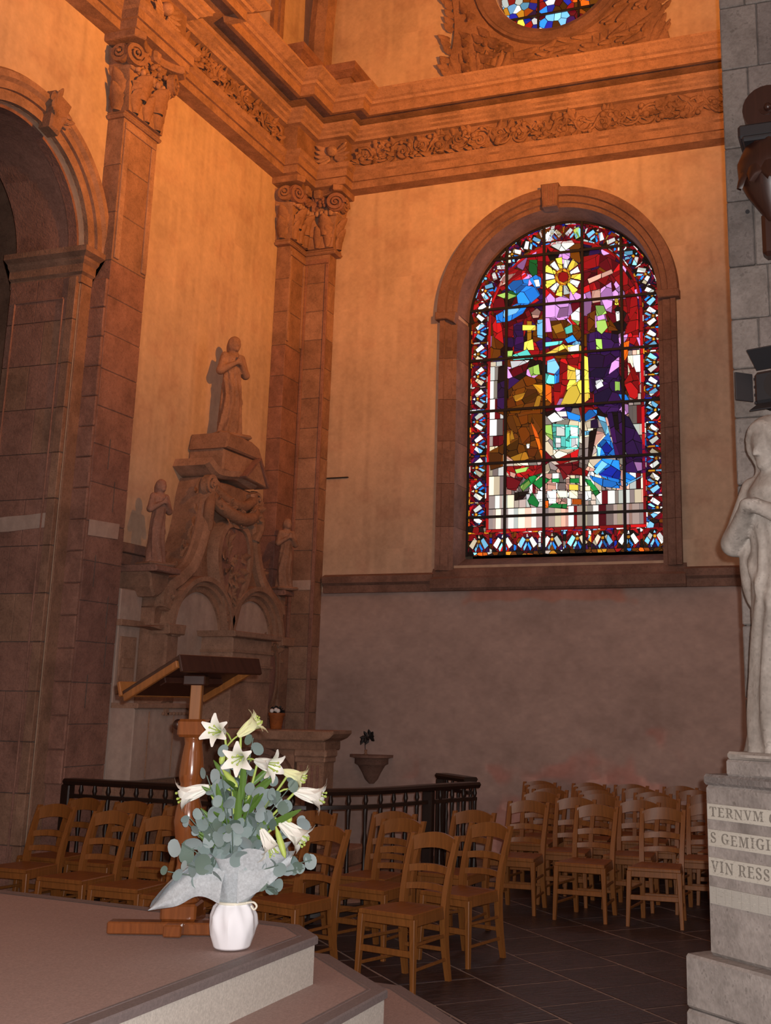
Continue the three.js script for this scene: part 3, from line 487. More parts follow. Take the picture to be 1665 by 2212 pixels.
const PAINT = [
  ['r', 3.86, 7.11, 4.06, 7.15, 4.08, 7.32, 3.86, 7.30],
  ['dr', 4.06, 7.15, 4.22, 7.02, 4.33, 7.16, 4.08, 7.32],
  ['r', 4.22, 7.02, 4.39, 6.77, 4.51, 6.84, 4.33, 7.16],
  ['r', 4.39, 6.77, 4.44, 6.38, 4.55, 6.41, 4.51, 6.84],
  ['dr', 3.86, 6.89, 4.04, 6.96, 4.04, 7.12, 3.86, 7.08],
  ['r', 4.04, 6.96, 4.14, 6.88, 4.20, 7.00, 4.04, 7.12],
  ['dr', 4.14, 6.88, 4.18, 6.75, 4.28, 6.82, 4.20, 7.00],
  ['pk', 3.91, 6.99, 3.93, 6.93, 4.25, 7.04, 4.23, 7.09],
  ['r', 4.38, 6.26, 4.52, 6.25, 4.58, 6.41, 4.44, 6.38],
  ['dr', 4.52, 6.25, 4.56, 6.16, 4.58, 6.41, 4.55, 6.67],
  ['r', 4.42, 6.17, 4.56, 6.16, 4.55, 6.67, 4.47, 6.80],
  ['r', 4.37, 6.20, 4.52, 6.25, 4.55, 6.54, 4.44, 6.38],
  ['dr', 2.61, 7.31, 2.68, 6.99, 2.79, 7.02, 2.79, 7.29],
  ['r', 2.79, 7.29, 2.79, 7.02, 2.97, 7.09, 3.10, 7.19],
  ['pk', 2.73, 7.01, 2.83, 7.06, 2.96, 7.18, 2.77, 7.16],
  ['r', 2.83, 7.02, 2.88, 6.97, 3.11, 7.12, 3.10, 7.17],
  ['dr', 2.62, 6.60, 2.67, 6.33, 3.06, 6.29, 2.97, 6.52],
  ['r', 2.63, 6.64, 2.67, 6.33, 2.80, 6.23, 2.77, 6.54],
  ['r', 2.91, 6.31, 3.06, 6.27, 3.19, 6.59, 3.10, 6.55],
  ['p', 2.93, 6.48, 2.94, 6.11, 3.08, 6.12, 3.06, 6.51],
  ['g', 2.81, 6.82, 3.06, 6.88, 2.99, 6.98, 2.83, 6.93],
  ['g', 3.13, 7.19, 3.18, 7.11, 3.25, 7.13, 3.25, 7.33, 3.14, 7.34],
  ['lg', 2.70, 6.90, 2.84, 6.82, 2.97, 6.87, 2.83, 6.93],
  ['b', 2.83, 7.00, 2.97, 6.89, 3.12, 6.97, 3.14, 7.08, 2.92, 7.08],
  ['b', 2.97, 6.87, 2.99, 6.74, 3.16, 6.74, 3.29, 6.84, 3.23, 6.96, 3.10, 6.99],
  ['b', 2.69, 6.63, 2.70, 6.52, 2.88, 6.53, 3.06, 6.62, 3.14, 6.74, 2.97, 6.76],
  ['lb', 2.79, 6.67, 2.79, 6.58, 2.97, 6.63, 3.06, 6.73, 2.97, 6.74],
  ['b', 3.14, 7.08, 3.23, 6.93, 3.30, 6.95, 3.30, 7.08, 3.23, 7.13],
  ['w', 3.20, 7.06, 3.23, 6.96, 3.29, 6.96, 3.27, 7.06],
  ['lp', 3.35, 6.53, 3.49, 6.51, 3.49, 6.78, 3.42, 6.86, 3.35, 6.79],
  ['lp', 3.49, 6.51, 3.65, 6.52, 3.68, 6.75, 3.59, 6.81, 3.49, 6.78],
  ['lp', 3.85, 6.50, 3.95, 6.51, 3.97, 6.70, 3.95, 6.83, 3.86, 6.80],
  ['lp', 4.08, 6.58, 4.22, 6.51, 4.24, 6.70, 4.22, 6.92, 4.08, 6.84],
  ['pk', 3.97, 6.66, 4.08, 6.67, 4.08, 6.84, 3.97, 6.83],
  ['pk', 3.16, 6.61, 3.19, 6.54, 3.27, 6.54, 3.30, 6.62, 3.25, 6.67],
  ['lp', 3.35, 6.53, 3.36, 6.33, 3.59, 6.33, 3.65, 6.50],
  ['y', 3.69, 7.03, 3.85, 6.98, 3.85, 7.08, 3.69, 7.07],
  ['w', 3.67, 6.98, 3.78, 6.89, 3.82, 6.97, 3.69, 7.02],
  ['y', 3.64, 6.96, 3.72, 6.80, 3.79, 6.86, 3.67, 6.98],
  ['w', 3.60, 6.95, 3.60, 6.81, 3.69, 6.82, 3.63, 6.95],
  ['y', 3.49, 6.82, 3.58, 6.79, 3.59, 6.95, 3.55, 6.96],
  ['w', 3.41, 6.92, 3.48, 6.85, 3.55, 6.97, 3.52, 7.00],
  ['y', 3.33, 7.02, 3.38, 6.92, 3.51, 7.00, 3.49, 7.04],
  ['w', 3.36, 7.13, 3.36, 7.04, 3.49, 7.05, 3.49, 7.09],
  ['y', 3.33, 7.16, 3.49, 7.10, 3.51, 7.13, 3.38, 7.25],
  ['w', 3.41, 7.24, 3.52, 7.14, 3.55, 7.16, 3.48, 7.29],
  ['y', 3.49, 7.32, 3.55, 7.16, 3.59, 7.17, 3.58, 7.33],
  ['w', 3.60, 7.17, 3.63, 7.15, 3.69, 7.27, 3.60, 7.30],
  ['y', 3.64, 7.15, 3.67, 7.12, 3.80, 7.21, 3.72, 7.29],
  ['w', 3.68, 7.11, 3.69, 7.08, 3.82, 7.10, 3.79, 7.18],
  ['o', 3.48, 7.07, 3.50, 7.00, 3.56, 6.95, 3.63, 6.94, 3.68, 6.98, 3.70, 7.05, 3.68, 7.12, 3.63, 7.17, 3.56, 7.17, 3.50, 7.14],
  ['am', 3.49, 7.07, 3.51, 7.00, 3.56, 6.96, 3.63, 6.95, 3.68, 6.98, 3.70, 7.05, 3.68, 7.11, 3.63, 7.16, 3.56, 7.17, 3.51, 7.13],
  ['r', 3.52, 7.07, 3.54, 7.01, 3.59, 6.98, 3.65, 7.00, 3.67, 7.05, 3.65, 7.11, 3.59, 7.13, 3.54, 7.12],
  ['w', 3.36, 7.56, 3.47, 7.57, 3.49, 7.79, 3.44, 7.78],
  ['dr', 3.44, 7.62, 3.60, 7.47, 3.71, 7.61, 3.57, 7.78],
  ['br', 3.50, 7.66, 3.57, 7.56, 3.65, 7.64, 3.57, 7.75],
  ['w', 3.42, 7.51, 3.59, 7.39, 3.75, 7.49, 3.72, 7.54, 3.44, 7.55],
  ['r', 3.36, 7.52, 3.42, 7.42, 3.57, 7.40],
  ['lg', 3.73, 7.69, 3.76, 7.55, 3.82, 7.57, 3.81, 7.73],
  ['am', 3.11, 6.51, 3.12, 6.16, 3.17, 6.16, 3.18, 6.50],
  ['y', 3.05, 6.39, 3.23, 6.37, 3.23, 6.44, 3.05, 6.46],
  ['y', 3.07, 6.12, 3.21, 6.11, 3.19, 6.26, 3.08, 6.23],
  ['br', 3.42, 6.48, 3.46, 6.24, 3.70, 6.22, 3.80, 6.31, 3.63, 6.48],
  ['am', 3.44, 6.41, 3.49, 6.30, 3.61, 6.33, 3.57, 6.44],
  ['t', 3.61, 6.37, 3.63, 6.28, 3.72, 6.30, 3.71, 6.41],
  ['lb', 3.25, 6.28, 3.34, 6.25, 3.35, 6.51, 3.25, 6.51],
  ['t', 3.35, 6.14, 3.57, 6.16, 3.59, 6.20, 3.35, 6.20],
  ['w', 3.69, 6.54, 3.70, 6.47, 3.81, 6.44, 3.81, 6.63],
  ['lg', 3.70, 6.47, 3.79, 6.38, 3.81, 6.44],
  ['lg', 4.01, 6.63, 4.03, 6.48, 4.16, 6.51, 4.12, 6.62],
  ['br', 3.91, 6.30, 4.01, 6.23, 4.01, 6.57, 3.91, 6.52],
  ['br', 4.16, 6.49, 4.17, 6.28, 4.30, 6.27],
  ['p', 3.90, 6.09, 3.92, 5.79, 4.29, 5.76, 4.32, 6.01, 4.30, 6.22, 4.03, 6.29, 3.90, 6.26],
  ['p', 3.92, 5.82, 3.94, 5.50, 4.32, 5.47, 4.30, 5.79],
  ['lg', 4.02, 6.42, 4.03, 6.29, 4.09, 6.24, 4.17, 6.32, 4.14, 6.44],
  ['lg', 4.01, 6.19, 4.02, 6.03, 4.10, 6.03, 4.09, 6.18],
  ['lp', 4.17, 5.71, 4.31, 5.80, 4.31, 5.93, 4.21, 5.86],
  ['w', 4.00, 5.64, 4.02, 5.52, 4.13, 5.59, 4.09, 5.66],
  ['y', 4.26, 6.61, 4.31, 6.60, 4.31, 6.69, 4.26, 6.70],
  ['w', 4.27, 6.52, 4.28, 6.39, 4.32, 6.39, 4.32, 6.52],
  ['r', 4.36, 5.59, 4.45, 5.39, 4.57, 5.56, 4.49, 5.79],
  ['r', 4.41, 5.84, 4.51, 5.52, 4.57, 5.56, 4.45, 5.83],
  ['o', 4.37, 6.11, 4.37, 5.86, 4.42, 5.94, 4.44, 6.13],
  ['y', 3.36, 6.05, 3.44, 6.03, 3.65, 6.11, 3.59, 6.16],
  ['b', 3.61, 6.22, 3.65, 6.16, 3.77, 6.19, 3.72, 6.27],
  ['lb', 3.70, 6.14, 3.80, 6.10, 3.82, 6.16, 3.76, 6.19],
  ['y', 3.59, 6.14, 3.69, 6.00, 3.87, 6.03, 3.82, 6.12],
  ['w', 3.65, 6.11, 3.67, 6.04, 3.80, 6.04, 3.80, 6.14],
  ['lb', 3.38, 5.80, 3.48, 5.77, 3.55, 5.85, 3.48, 5.98, 3.38, 5.95],
  ['b', 3.48, 5.64, 3.55, 5.66, 3.55, 5.85, 3.48, 5.77],
  ['t', 3.35, 5.65, 3.48, 5.64, 3.48, 5.75, 3.35, 5.80],
  ['r', 3.53, 5.45, 3.59, 5.45, 3.65, 5.63, 3.65, 5.96, 3.55, 5.97],
  ['r', 3.63, 5.95, 3.69, 5.83, 3.78, 5.81, 3.80, 5.97],
  ['y', 3.63, 5.45, 3.78, 5.43, 3.82, 5.62, 3.80, 5.80, 3.65, 5.88],
  ['w', 3.75, 5.81, 3.76, 5.62, 3.81, 5.62, 3.81, 5.80],
  ['y', 3.85, 5.43, 3.93, 5.42, 3.91, 5.96, 3.85, 5.99],
  ['t', 2.87, 6.05, 2.93, 6.00, 3.20, 6.00, 3.12, 6.13],
  ['w', 2.89, 5.99, 2.91, 5.88, 3.06, 5.89, 3.15, 5.98],
  ['lg', 2.84, 6.13, 2.85, 6.03, 2.91, 6.03, 2.93, 6.13],
  ['dr', 2.87, 5.88, 2.93, 5.77, 3.10, 5.84, 3.15, 5.96],
  ['lg', 3.13, 5.88, 3.17, 5.77, 3.29, 5.78, 3.27, 5.92],
  ['br', 2.85, 5.60, 2.85, 5.50, 3.32, 5.47, 3.32, 5.70, 3.10, 5.78],
  ['br', 2.72, 5.33, 2.81, 5.28, 3.27, 5.25, 3.44, 5.39, 3.32, 5.67, 2.98, 5.61],
  ['br', 2.81, 5.30, 2.81, 4.78, 2.98, 4.67, 3.32, 4.67, 3.32, 5.27],
  ['br', 2.60, 4.81, 2.64, 4.58, 2.81, 4.62, 2.81, 4.91],
  ['k', 2.72, 5.51, 2.87, 5.50, 2.84, 5.95, 2.73, 5.93],
  ['p', 2.72, 5.71, 2.72, 5.33, 2.85, 5.36, 2.85, 5.75],
  ['am', 3.19, 5.66, 3.36, 5.43, 3.44, 5.47, 3.36, 5.64],
  ['am', 3.19, 5.32, 3.27, 5.33, 3.32, 5.54, 3.25, 5.50],
  ['o', 3.17, 5.17, 3.25, 4.88, 3.34, 4.63, 3.36, 4.71, 3.25, 5.04],
  ['am', 2.87, 4.94, 2.96, 4.96, 2.92, 5.09],
  ['am', 2.90, 4.73, 2.98, 4.65, 3.15, 4.70, 3.11, 4.80],
  ['br', 3.00, 5.25, 3.04, 5.14, 3.17, 5.15, 3.19, 5.28],
  ['am', 2.83, 5.05, 2.83, 4.86, 2.90, 4.90, 2.89, 5.07],
  ['br', 2.98, 5.12, 3.06, 4.89, 3.17, 4.92, 3.15, 5.11],
  ['w', 3.11, 4.89, 3.12, 4.83, 3.15, 4.83, 3.16, 4.89],
  ['am', 2.93, 5.53, 2.96, 5.44, 3.06, 5.48, 3.10, 5.56],
  ['r', 3.46, 5.64, 3.48, 5.32, 3.55, 5.46, 3.57, 5.65],
  ['r', 3.57, 5.46, 3.67, 5.68, 3.57, 5.69],
  ['y', 3.55, 5.36, 3.82, 5.34, 3.92, 5.41, 3.92, 5.66, 3.80, 5.67, 3.65, 5.56],
  ['o', 3.32, 5.67, 3.36, 5.47, 3.44, 5.39, 3.44, 5.62],
  ['t', 3.45, 5.13, 3.46, 4.80, 3.79, 4.79, 3.79, 5.08],
  ['w', 3.50, 4.97, 3.61, 4.96, 3.61, 5.08, 3.50, 5.09],
  ['w', 3.68, 4.96, 3.78, 4.95, 3.78, 5.06, 3.68, 5.08],
  ['t', 3.62, 4.82, 3.67, 4.81, 3.67, 5.08, 3.62, 5.08],
  ['w', 3.49, 4.82, 3.56, 4.82, 3.56, 4.94, 3.49, 4.95],
  ['w', 3.69, 4.81, 3.77, 4.81, 3.78, 4.93, 3.69, 4.93],
  ['w', 3.38, 5.22, 3.44, 5.14, 3.61, 5.17, 3.48, 5.28],
  ['lg', 3.35, 5.12, 3.36, 5.00, 3.46, 4.91, 3.44, 5.12],
  ['w', 3.50, 5.28, 3.55, 5.21, 3.65, 5.21, 3.63, 5.28],
  ['b', 3.63, 5.28, 3.65, 5.18, 3.81, 5.13, 3.81, 5.21],
  ['b', 3.85, 5.21, 3.87, 5.13, 4.02, 5.21, 4.02, 5.27, 3.92, 5.28],
  ['lb', 4.02, 5.20, 4.14, 4.91, 4.18, 4.93, 4.12, 5.17],
  ['b', 4.01, 4.67, 4.28, 4.66, 4.16, 4.97, 4.02, 4.83],
  ['db', 4.07, 4.79, 4.13, 4.68, 4.21, 4.76, 4.14, 4.86],
  ['lb', 4.01, 4.67, 4.05, 4.67, 4.07, 4.79, 4.02, 4.81],
  ['b', 3.97, 4.55, 4.07, 4.43, 4.31, 4.30, 4.29, 4.62, 4.08, 4.65],
  ['db', 4.03, 4.45, 4.29, 4.38, 4.31, 4.48, 4.19, 4.56],
  ['lb', 3.97, 4.49, 4.01, 4.45, 4.15, 4.58, 4.08, 4.63],
  ['b', 3.92, 4.45, 3.95, 4.39, 4.09, 4.30, 4.29, 4.27, 4.29, 4.34],
  ['b', 4.33, 4.50, 4.37, 4.29, 4.49, 4.39],
  ['lb', 4.36, 4.30, 4.47, 4.35, 4.59, 4.42, 4.36, 4.33],
  ['lb', 3.84, 4.95, 3.97, 4.96, 3.98, 5.01, 3.85, 5.01],
  ['gr', 3.84, 4.66, 3.91, 4.66, 3.92, 4.94, 3.84, 4.93],
  ['k', 3.90, 4.66, 3.95, 4.68, 4.02, 5.04, 3.92, 5.00],
  ['p', 3.98, 5.31, 4.26, 5.31, 4.35, 5.38, 4.31, 5.63, 4.13, 5.65, 3.98, 5.51],
  ['p', 4.02, 5.32, 4.10, 5.22, 4.30, 5.18, 4.30, 5.28],
  ['p', 4.14, 5.23, 4.25, 4.64, 4.36, 4.65, 4.32, 5.24],
  ['p', 4.32, 5.22, 4.37, 4.63, 4.69, 4.62, 4.42, 5.15],
  ['p', 4.34, 4.63, 4.35, 4.47, 4.61, 4.44, 4.69, 4.62],
  ['lp', 4.47, 4.59, 4.51, 4.47, 4.57, 4.48, 4.57, 4.58],
  ['k', 4.21, 5.23, 4.24, 5.02, 4.30, 4.96, 4.28, 5.22],
  ['w', 4.34, 4.78, 4.35, 4.71, 4.39, 4.65, 4.37, 4.73],
  ['p', 3.94, 5.04, 4.04, 5.04, 4.02, 5.16, 3.94, 5.14],
  ['lg', 4.25, 5.49, 4.31, 5.49, 4.31, 5.61, 4.25, 5.62],
  ['w', 4.00, 5.59, 4.02, 5.53, 4.11, 5.57, 4.08, 5.64],
  ['b', 4.29, 5.45, 4.34, 5.34, 4.45, 5.33, 4.39, 5.44],
  ['r', 4.36, 5.59, 4.43, 5.40, 4.53, 5.35, 4.55, 5.61],
  ['dr', 3.28, 4.55, 3.46, 4.68, 3.36, 4.79],
  ['r', 3.48, 4.66, 3.55, 4.60, 3.77, 4.67, 3.79, 4.79],
  ['dr', 3.48, 4.60, 3.63, 4.47, 3.77, 4.46, 3.79, 4.64],
  ['r', 2.81, 4.62, 2.90, 4.49, 3.11, 4.46, 3.36, 4.61],
  ['dr', 2.84, 4.49, 2.86, 4.33, 2.98, 4.30, 3.07, 4.46],
  ['lg', 2.96, 4.57, 2.98, 4.52, 3.11, 4.54, 3.15, 4.60],
  ['pk', 2.90, 4.49, 2.96, 4.46, 2.98, 4.52, 2.90, 4.55],
  ['r', 3.07, 4.48, 3.11, 4.44, 3.32, 4.51, 3.32, 4.59],
  ['r', 3.67, 4.49, 3.89, 4.44, 3.91, 4.50, 3.79, 4.56],
  ['dr', 3.52, 4.60, 3.59, 4.41, 3.65, 4.45],
  ['g', 3.03, 4.36, 3.07, 4.29, 3.15, 4.35, 3.32, 4.51, 3.15, 4.47],
  ['g', 3.19, 4.39, 3.28, 4.31, 3.42, 4.42, 3.32, 4.47],
  ['lg', 3.03, 4.35, 3.07, 4.29, 3.17, 4.39, 3.15, 4.43],
  ['g', 3.44, 4.39, 3.54, 4.38, 3.54, 4.43, 3.44, 4.43],
  ['g', 3.67, 4.37, 3.79, 4.36, 3.79, 4.42, 3.67, 4.42],
  ['g', 3.84, 4.42, 3.99, 4.19, 4.05, 4.23, 3.93, 4.39],
  ['g', 3.13, 4.17, 3.15, 4.13, 3.26, 4.08, 3.28, 4.14, 3.19, 4.27],
  ['k', 2.96, 4.28, 2.96, 4.18, 3.07, 4.19, 3.15, 4.29],
  ['g', 3.39, 4.08, 3.63, 4.05, 3.64, 4.11, 3.48, 4.13],
  ['lg', 3.89, 4.36, 3.91, 4.24, 3.97, 4.25],
  ['pk', 3.38, 4.30, 3.50, 4.29, 3.50, 4.38, 3.38, 4.38],
  ['gr', 3.51, 4.29, 3.62, 4.29, 3.62, 4.37, 3.51, 4.38],
  ['pk', 3.63, 4.28, 3.75, 4.27, 3.75, 4.35, 3.63, 4.36],
  ['w', 3.38, 4.19, 3.50, 4.18, 3.50, 4.28, 3.38, 4.28],
  ['c', 3.51, 4.19, 3.64, 4.19, 3.64, 4.27, 3.51, 4.28],
  ['y', 3.66, 4.28, 3.78, 4.27, 3.78, 4.34, 3.66, 4.35],
  ['c', 3.66, 4.18, 3.77, 4.17, 3.77, 4.26, 3.66, 4.27],
  ['c', 3.84, 4.22, 3.93, 4.22, 3.93, 4.32, 3.84, 4.32],
  ['pk', 3.52, 4.11, 3.64, 4.11, 3.64, 4.18, 3.52, 4.18],
  ['w', 3.39, 4.12, 3.50, 4.12, 3.50, 4.18, 3.39, 4.19],
  ['w', 3.84, 4.14, 3.94, 4.14, 3.94, 4.26, 3.84, 4.26],
  ['w', 3.26, 4.29, 3.26, 4.18, 3.36, 4.18, 3.36, 4.28],
  ['o', 3.70, 4.10, 3.82, 4.09, 3.82, 4.16, 3.70, 4.17],
  ['o', 3.33, 4.07, 3.40, 4.07, 3.40, 4.16, 3.33, 4.16],
];
// ---- stained glass: leaded pieces cut from coloured regions, each its own pane of glass
const palette = { r: [165, 18, 22], dr: [92, 8, 20], o: [205, 85, 18], am: [205, 135, 30], y: [240, 200, 70], w: [240, 238, 232], c: [232, 214, 180], pk: [205, 150, 135], b: [30, 120, 220], lb: [120, 190, 235], db: [14, 36, 150], p: [44, 16, 62], lp: [188, 128, 190], g: [14, 120, 52], lg: [140, 175, 80], t: [90, 205, 190], br: [92, 44, 8], gr: [128, 112, 108], k: [22, 14, 14], cg: [170, 150, 140] };
const palKeys = Object.keys(palette);
const palTex = (() => { const r = rng(77), d = new Uint8Array(32 * 16 * 4); palKeys.forEach((k, i) => { for (let j = 0; j < 16; j++) { const f = 0.62 + r() * 0.62, c = palette[k], o = (j * 32 + i) * 4; for (let q = 0; q < 3; q++) d[o + q] = 255 * clamp(c[q] / 255 * f + (r() - 0.5) * 0.03); d[o + 3] = 255; } });
  const t = new THREE.DataTexture(d, 32, 16); t.magFilter = t.minFilter = THREE.NearestFilter; t.colorSpace = THREE.SRGBColorSpace; t.needsUpdate = true; return t; })();
const glassMat = new THREE.MeshStandardMaterial({ color: 0x050505, roughness: 0.15, emissive: 0xffffff, emissiveMap: palTex, emissiveIntensity: 1.4, side: THREE.DoubleSide });
const lead = mat(C(0.008, 0.007, 0.007), 0.8);
function cut(poly, ax, ay, bx, by, keepLeft) { // half-plane clip by the line a-b
  const out = [], f = p => ((bx - ax) * (p[1] - ay) - (by - ay) * (p[0] - ax)) * (keepLeft ? 1 : -1);
  for (let i = 0; i < poly.length; i++) { const p = poly[i], q = poly[(i + 1) % poly.length], a = f(p), b = f(q); if (a >= 0) out.push(p); if ((a > 0 && b < 0) || (a < 0 && b > 0)) { const t = a / (a - b); out.push([lerp(p[0], q[0], t), lerp(p[1], q[1], t)]); } }
  return out;
}
const areaOf = p => { let s = 0; for (let i = 0; i < p.length; i++) { const q = p[(i + 1) % p.length]; s += p[i][0] * q[1] - q[0] * p[i][1]; } return s / 2; };
function cells(region, size, seed, colour) { // jittered Voronoi cells clipped to a convex region
  const r = rng(seed), xs = region.map(p => p[0]), ys = region.map(p => p[1]), x0 = min(...xs), y0 = min(...ys), nx = Math.ceil((max(...xs) - x0) / size) + 2, ny = Math.ceil((max(...ys) - y0) / size) + 2;
  const pt = []; for (let j = 0; j < ny; j++) for (let i = 0; i < nx; i++) pt.push([x0 + (i - 0.5 + (r() - 0.5) * 0.85) * size, y0 + (j - 0.5 + (r() - 0.5) * 0.85) * size]);
  const res = [];
  for (let j = 0; j < ny; j++) for (let i = 0; i < nx; i++) {
    const c = pt[j * nx + i]; let poly = region;
    for (let dj = -2; dj <= 2; dj++) for (let di = -2; di <= 2; di++) { if (!di && !dj) continue; const q = pt[(j + dj) * nx + i + di]; if (!q || i + di < 0 || i + di >= nx) continue;
      const mx = (c[0] + q[0]) / 2, my = (c[1] + q[1]) / 2; poly = cut(poly, mx, my, mx - (q[1] - c[1]), my + (q[0] - c[0]), true); if (poly.length < 3) break; }
    if (poly.length >= 3 && areaOf(poly) > 1e-4) res.push({ poly, col: colour(c[0], c[1], r) });
  }
  return res;
}
function overlay(pieces, poly, col) { // paint a convex region over what lies there
  if (areaOf(poly) < 0) poly = poly.slice().reverse();
  const bx0 = min(...poly.map(p => p[0])), bx1 = max(...poly.map(p => p[0])), by0 = min(...poly.map(p => p[1])), by1 = max(...poly.map(p => p[1])), out = [];
  for (const pc of pieces) {
    const X = pc.poly.map(p => p[0]), Y = pc.poly.map(p => p[1]);
    if (max(...X) < bx0 || min(...X) > bx1 || max(...Y) < by0 || min(...Y) > by1) { out.push(pc); continue; }
    let rem = pc.poly; const rest = [];
    for (let i = 0; i < poly.length && rem.length >= 3; i++) { const a = poly[i], b = poly[(i + 1) % poly.length], o = cut(rem, ...a, ...b, false); if (o.length >= 3 && areaOf(o) > 1.5e-4) rest.push({ poly: o, col: pc.col }); rem = cut(rem, ...a, ...b, true); }
    if (rem.length < 3 || areaOf(rem) < 1e-4) { out.push(pc); continue; }
    out.push(...rest); 
  }
  return out;
}
function paneGeo(pc, z, r) {
  const c = [0, 0]; for (const p of pc.poly) { c[0] += p[0] / pc.poly.length; c[1] += p[1] / pc.poly.length; }
  const P = pc.poly.map(p => { const dx = p[0] - c[0], dy = p[1] - c[1], l = hyp(dx, dy), k = max(0.25, 1 - 0.0065 / max(l, 0.012)); return [c[0] + dx * k, c[1] + dy * k]; });
  const g = new THREE.ExtrudeGeometry(shapeOf(P), { depth: 0.006, bevelEnabled: false }).translate(0, 0, z);
  const u = (palKeys.indexOf(pc.col) + 0.5) / 32, v = (Math.floor(r() * 16) + 0.5) / 16, a = g.attributes.uv; for (let i = 0; i < a.count; i++) a.setXY(i, u, v);
  g.clearGroups(); return g;
}
function buildGlass(parent, pieces, z, most, seed) {
  const r = rng(seed); pieces = pieces.filter(p => areaOf(p.poly) > 2.2e-4).sort((a, b) => areaOf(b.poly) - areaOf(a.poly));
  pieces.slice(0, most).forEach(p => part('glass_pane', paneGeo(p, z, r), glassMat, parent, null, true));
  const rest = pieces.slice(most).map(p => paneGeo(p, z, r)); if (rest.length) part('small_glass_panes', rest, glassMat, parent, 'many small leaded pieces of coloured glass', true).userData.kind = 'stuff';
}
{
  const w = struct('window_1', 'round-headed stained glass window with sun, angel, kneeling and robed figures', 'window');
  const outline = [[GX0, GB], [GX1, GB], [GX1, GS], ...arc(WX, GS, GR, 0, PI, 24).slice(1, -1), [GX0, GS]];
  part('lead_cames', prism(outline, 0.01).translate(0, 0, -0.416), lead, w);
  const inB = 0.25; // border width
  const inner = [[GX0 + inB, GB + 0.29], [GX1 - inB, GB + 0.29], [GX1 - inB, GS], ...arc(WX, GS, GR - inB, 0, PI, 24).slice(1, -1), [GX0 + inB, GS]];
  const bcol = ['w', 'w', 'r', 'dr', 'b', 'lb', 'am', 'k', 'p', 'r', 'dr', 'k', 'br', 'db', 'cg'];
  let bord = cells(outline, 0.072, 11, (x, y, r) => (min(x - GX0, GX1 - x, y - GB) < 0.05 && y < GS) ? pickR(['am', 'br', 'o', 'br', 'k'], r) : pickR(bcol, r));
  // repeating border motif: red arcs, paired white leaves, blue strips round an amber heart
  const motif = [['dr', -0.14, -0.1, 0.14, -0.1, 0.14, 0.1, -0.14, 0.1], ['r', -0.15, 0.02, -0.05, 0.09, 0.05, 0.09, 0.15, 0.02, 0.1, 0.11, -0.1, 0.11], ['w', -0.13, -0.03, -0.06, 0.06, -0.02, 0.03, -0.08, -0.07], ['w', 0.13, -0.03, 0.06, 0.06, 0.02, 0.03, 0.08, -0.07], ['lb', -0.06, -0.07, -0.01, 0.0, 0.0, -0.03, -0.04, -0.1], ['b', 0.06, -0.07, 0.01, 0.0, 0.0, -0.03, 0.04, -0.1], ['w', -0.02, 0.05, 0.02, 0.05, 0.0, 0.09], ['am', -0.02, 0.0, 0.02, 0.0, 0.02, 0.035, -0.02, 0.035], ['k', -0.14, -0.1, -0.08, -0.1, -0.12, -0.04], ['p', 0.14, -0.1, 0.08, -0.1, 0.12, -0.04]];
  const spots = []; for (let i = 0; i < 10; i++) { const y = GB + 0.52 + i * 0.3; spots.push([GX0 + 0.135, y, PI / 2], [GX1 - 0.135, y, -PI / 2]); } for (let i = 0; i < 12; i++) { const a = PI * (i + 0.5) / 12; spots.push([WX + (GR - 0.135) * cos(a), GS + (GR - 0.135) * sin(a), a - PI / 2]); } for (let i = 0; i < 8; i++) spots.push([GX0 + 0.16 + i * 0.315, GB + 0.16, 0]);
  let ms = 0; for (const [mx, my, ma] of spots) for (const [col, ...xy] of motif) { const poly = []; for (let i = 0; i < xy.length; i += 2) { const X = xy[i], Y = -xy[i + 1] * -1 * (ma === 0 ? 1.15 : 1); poly.push([mx + X * cos(ma) - Y * sin(ma), my + X * sin(ma) + Y * cos(ma)]); } bord = overlay(bord, poly); let pc = areaOf(poly) < 0 ? poly.reverse() : poly; for (let i = 0; i < outline.length && pc.length > 2; i++) pc = cut(pc, ...outline[i], ...outline[(i + 1) % outline.length], true); if (pc.length > 2) bord.push(...cells(pc, col === 'dr' || col === 'r' ? 0.085 : 0.2, 900 + ms++, (x, y, r) => col === 'dr' ? pickR(['dr', 'k', 'dr', 'br', 'p', 'r'], r) : col === 'w' ? pickR(['w', 'w', 'lb', 'c'], r) : col)); }
  bord = overlay(bord, inner);
  // red fillet inside the border
  const f2 = 0.035, inner2 = [[GX0 + inB + f2, GB + 0.325], [GX1 - inB - f2, GB + 0.325], [GX1 - inB - f2, GS], ...arc(WX, GS, GR - inB - f2, 0, PI, 24).slice(1, -1), [GX0 + inB + f2, GS]];
  let fil = overlay(cells(inner, 0.3, 12, (x, y, r) => 'r'), inner2);
  // background of the picture: dark reds above, upright cream and grey strips below and along the sides
  let pic = cells(inner2, 0.15, 13, (x, y, r) => y > 5.2 ? pickR(['dr', 'p', 'dr', 'br', 'r', 'lp', 'k'], r) : pickR(['c', 'cg', 'gr', 'pk', 'c'], r));
  const strips = []; const rs = rng(4);
  const strip = (x0, x1, y0, y1) => { for (let y = y0; y < y1 - 0.02;) { const h = min(0.13 + rs() * 0.14, y1 - y); for (let x = x0; x < x1 - 0.01;) { const ww = min(0.035 + rs() * 0.06, x1 - x); strips.push({ poly: [[x, y], [x + ww, y], [x + ww, y + h], [x, y + h]], col: pickR(['c', 'w', 'cg', 'gr', 'pk', 'c', 'cg', 'w', 'dr', 'gr'], rs) }); x += ww; } y += h; } };
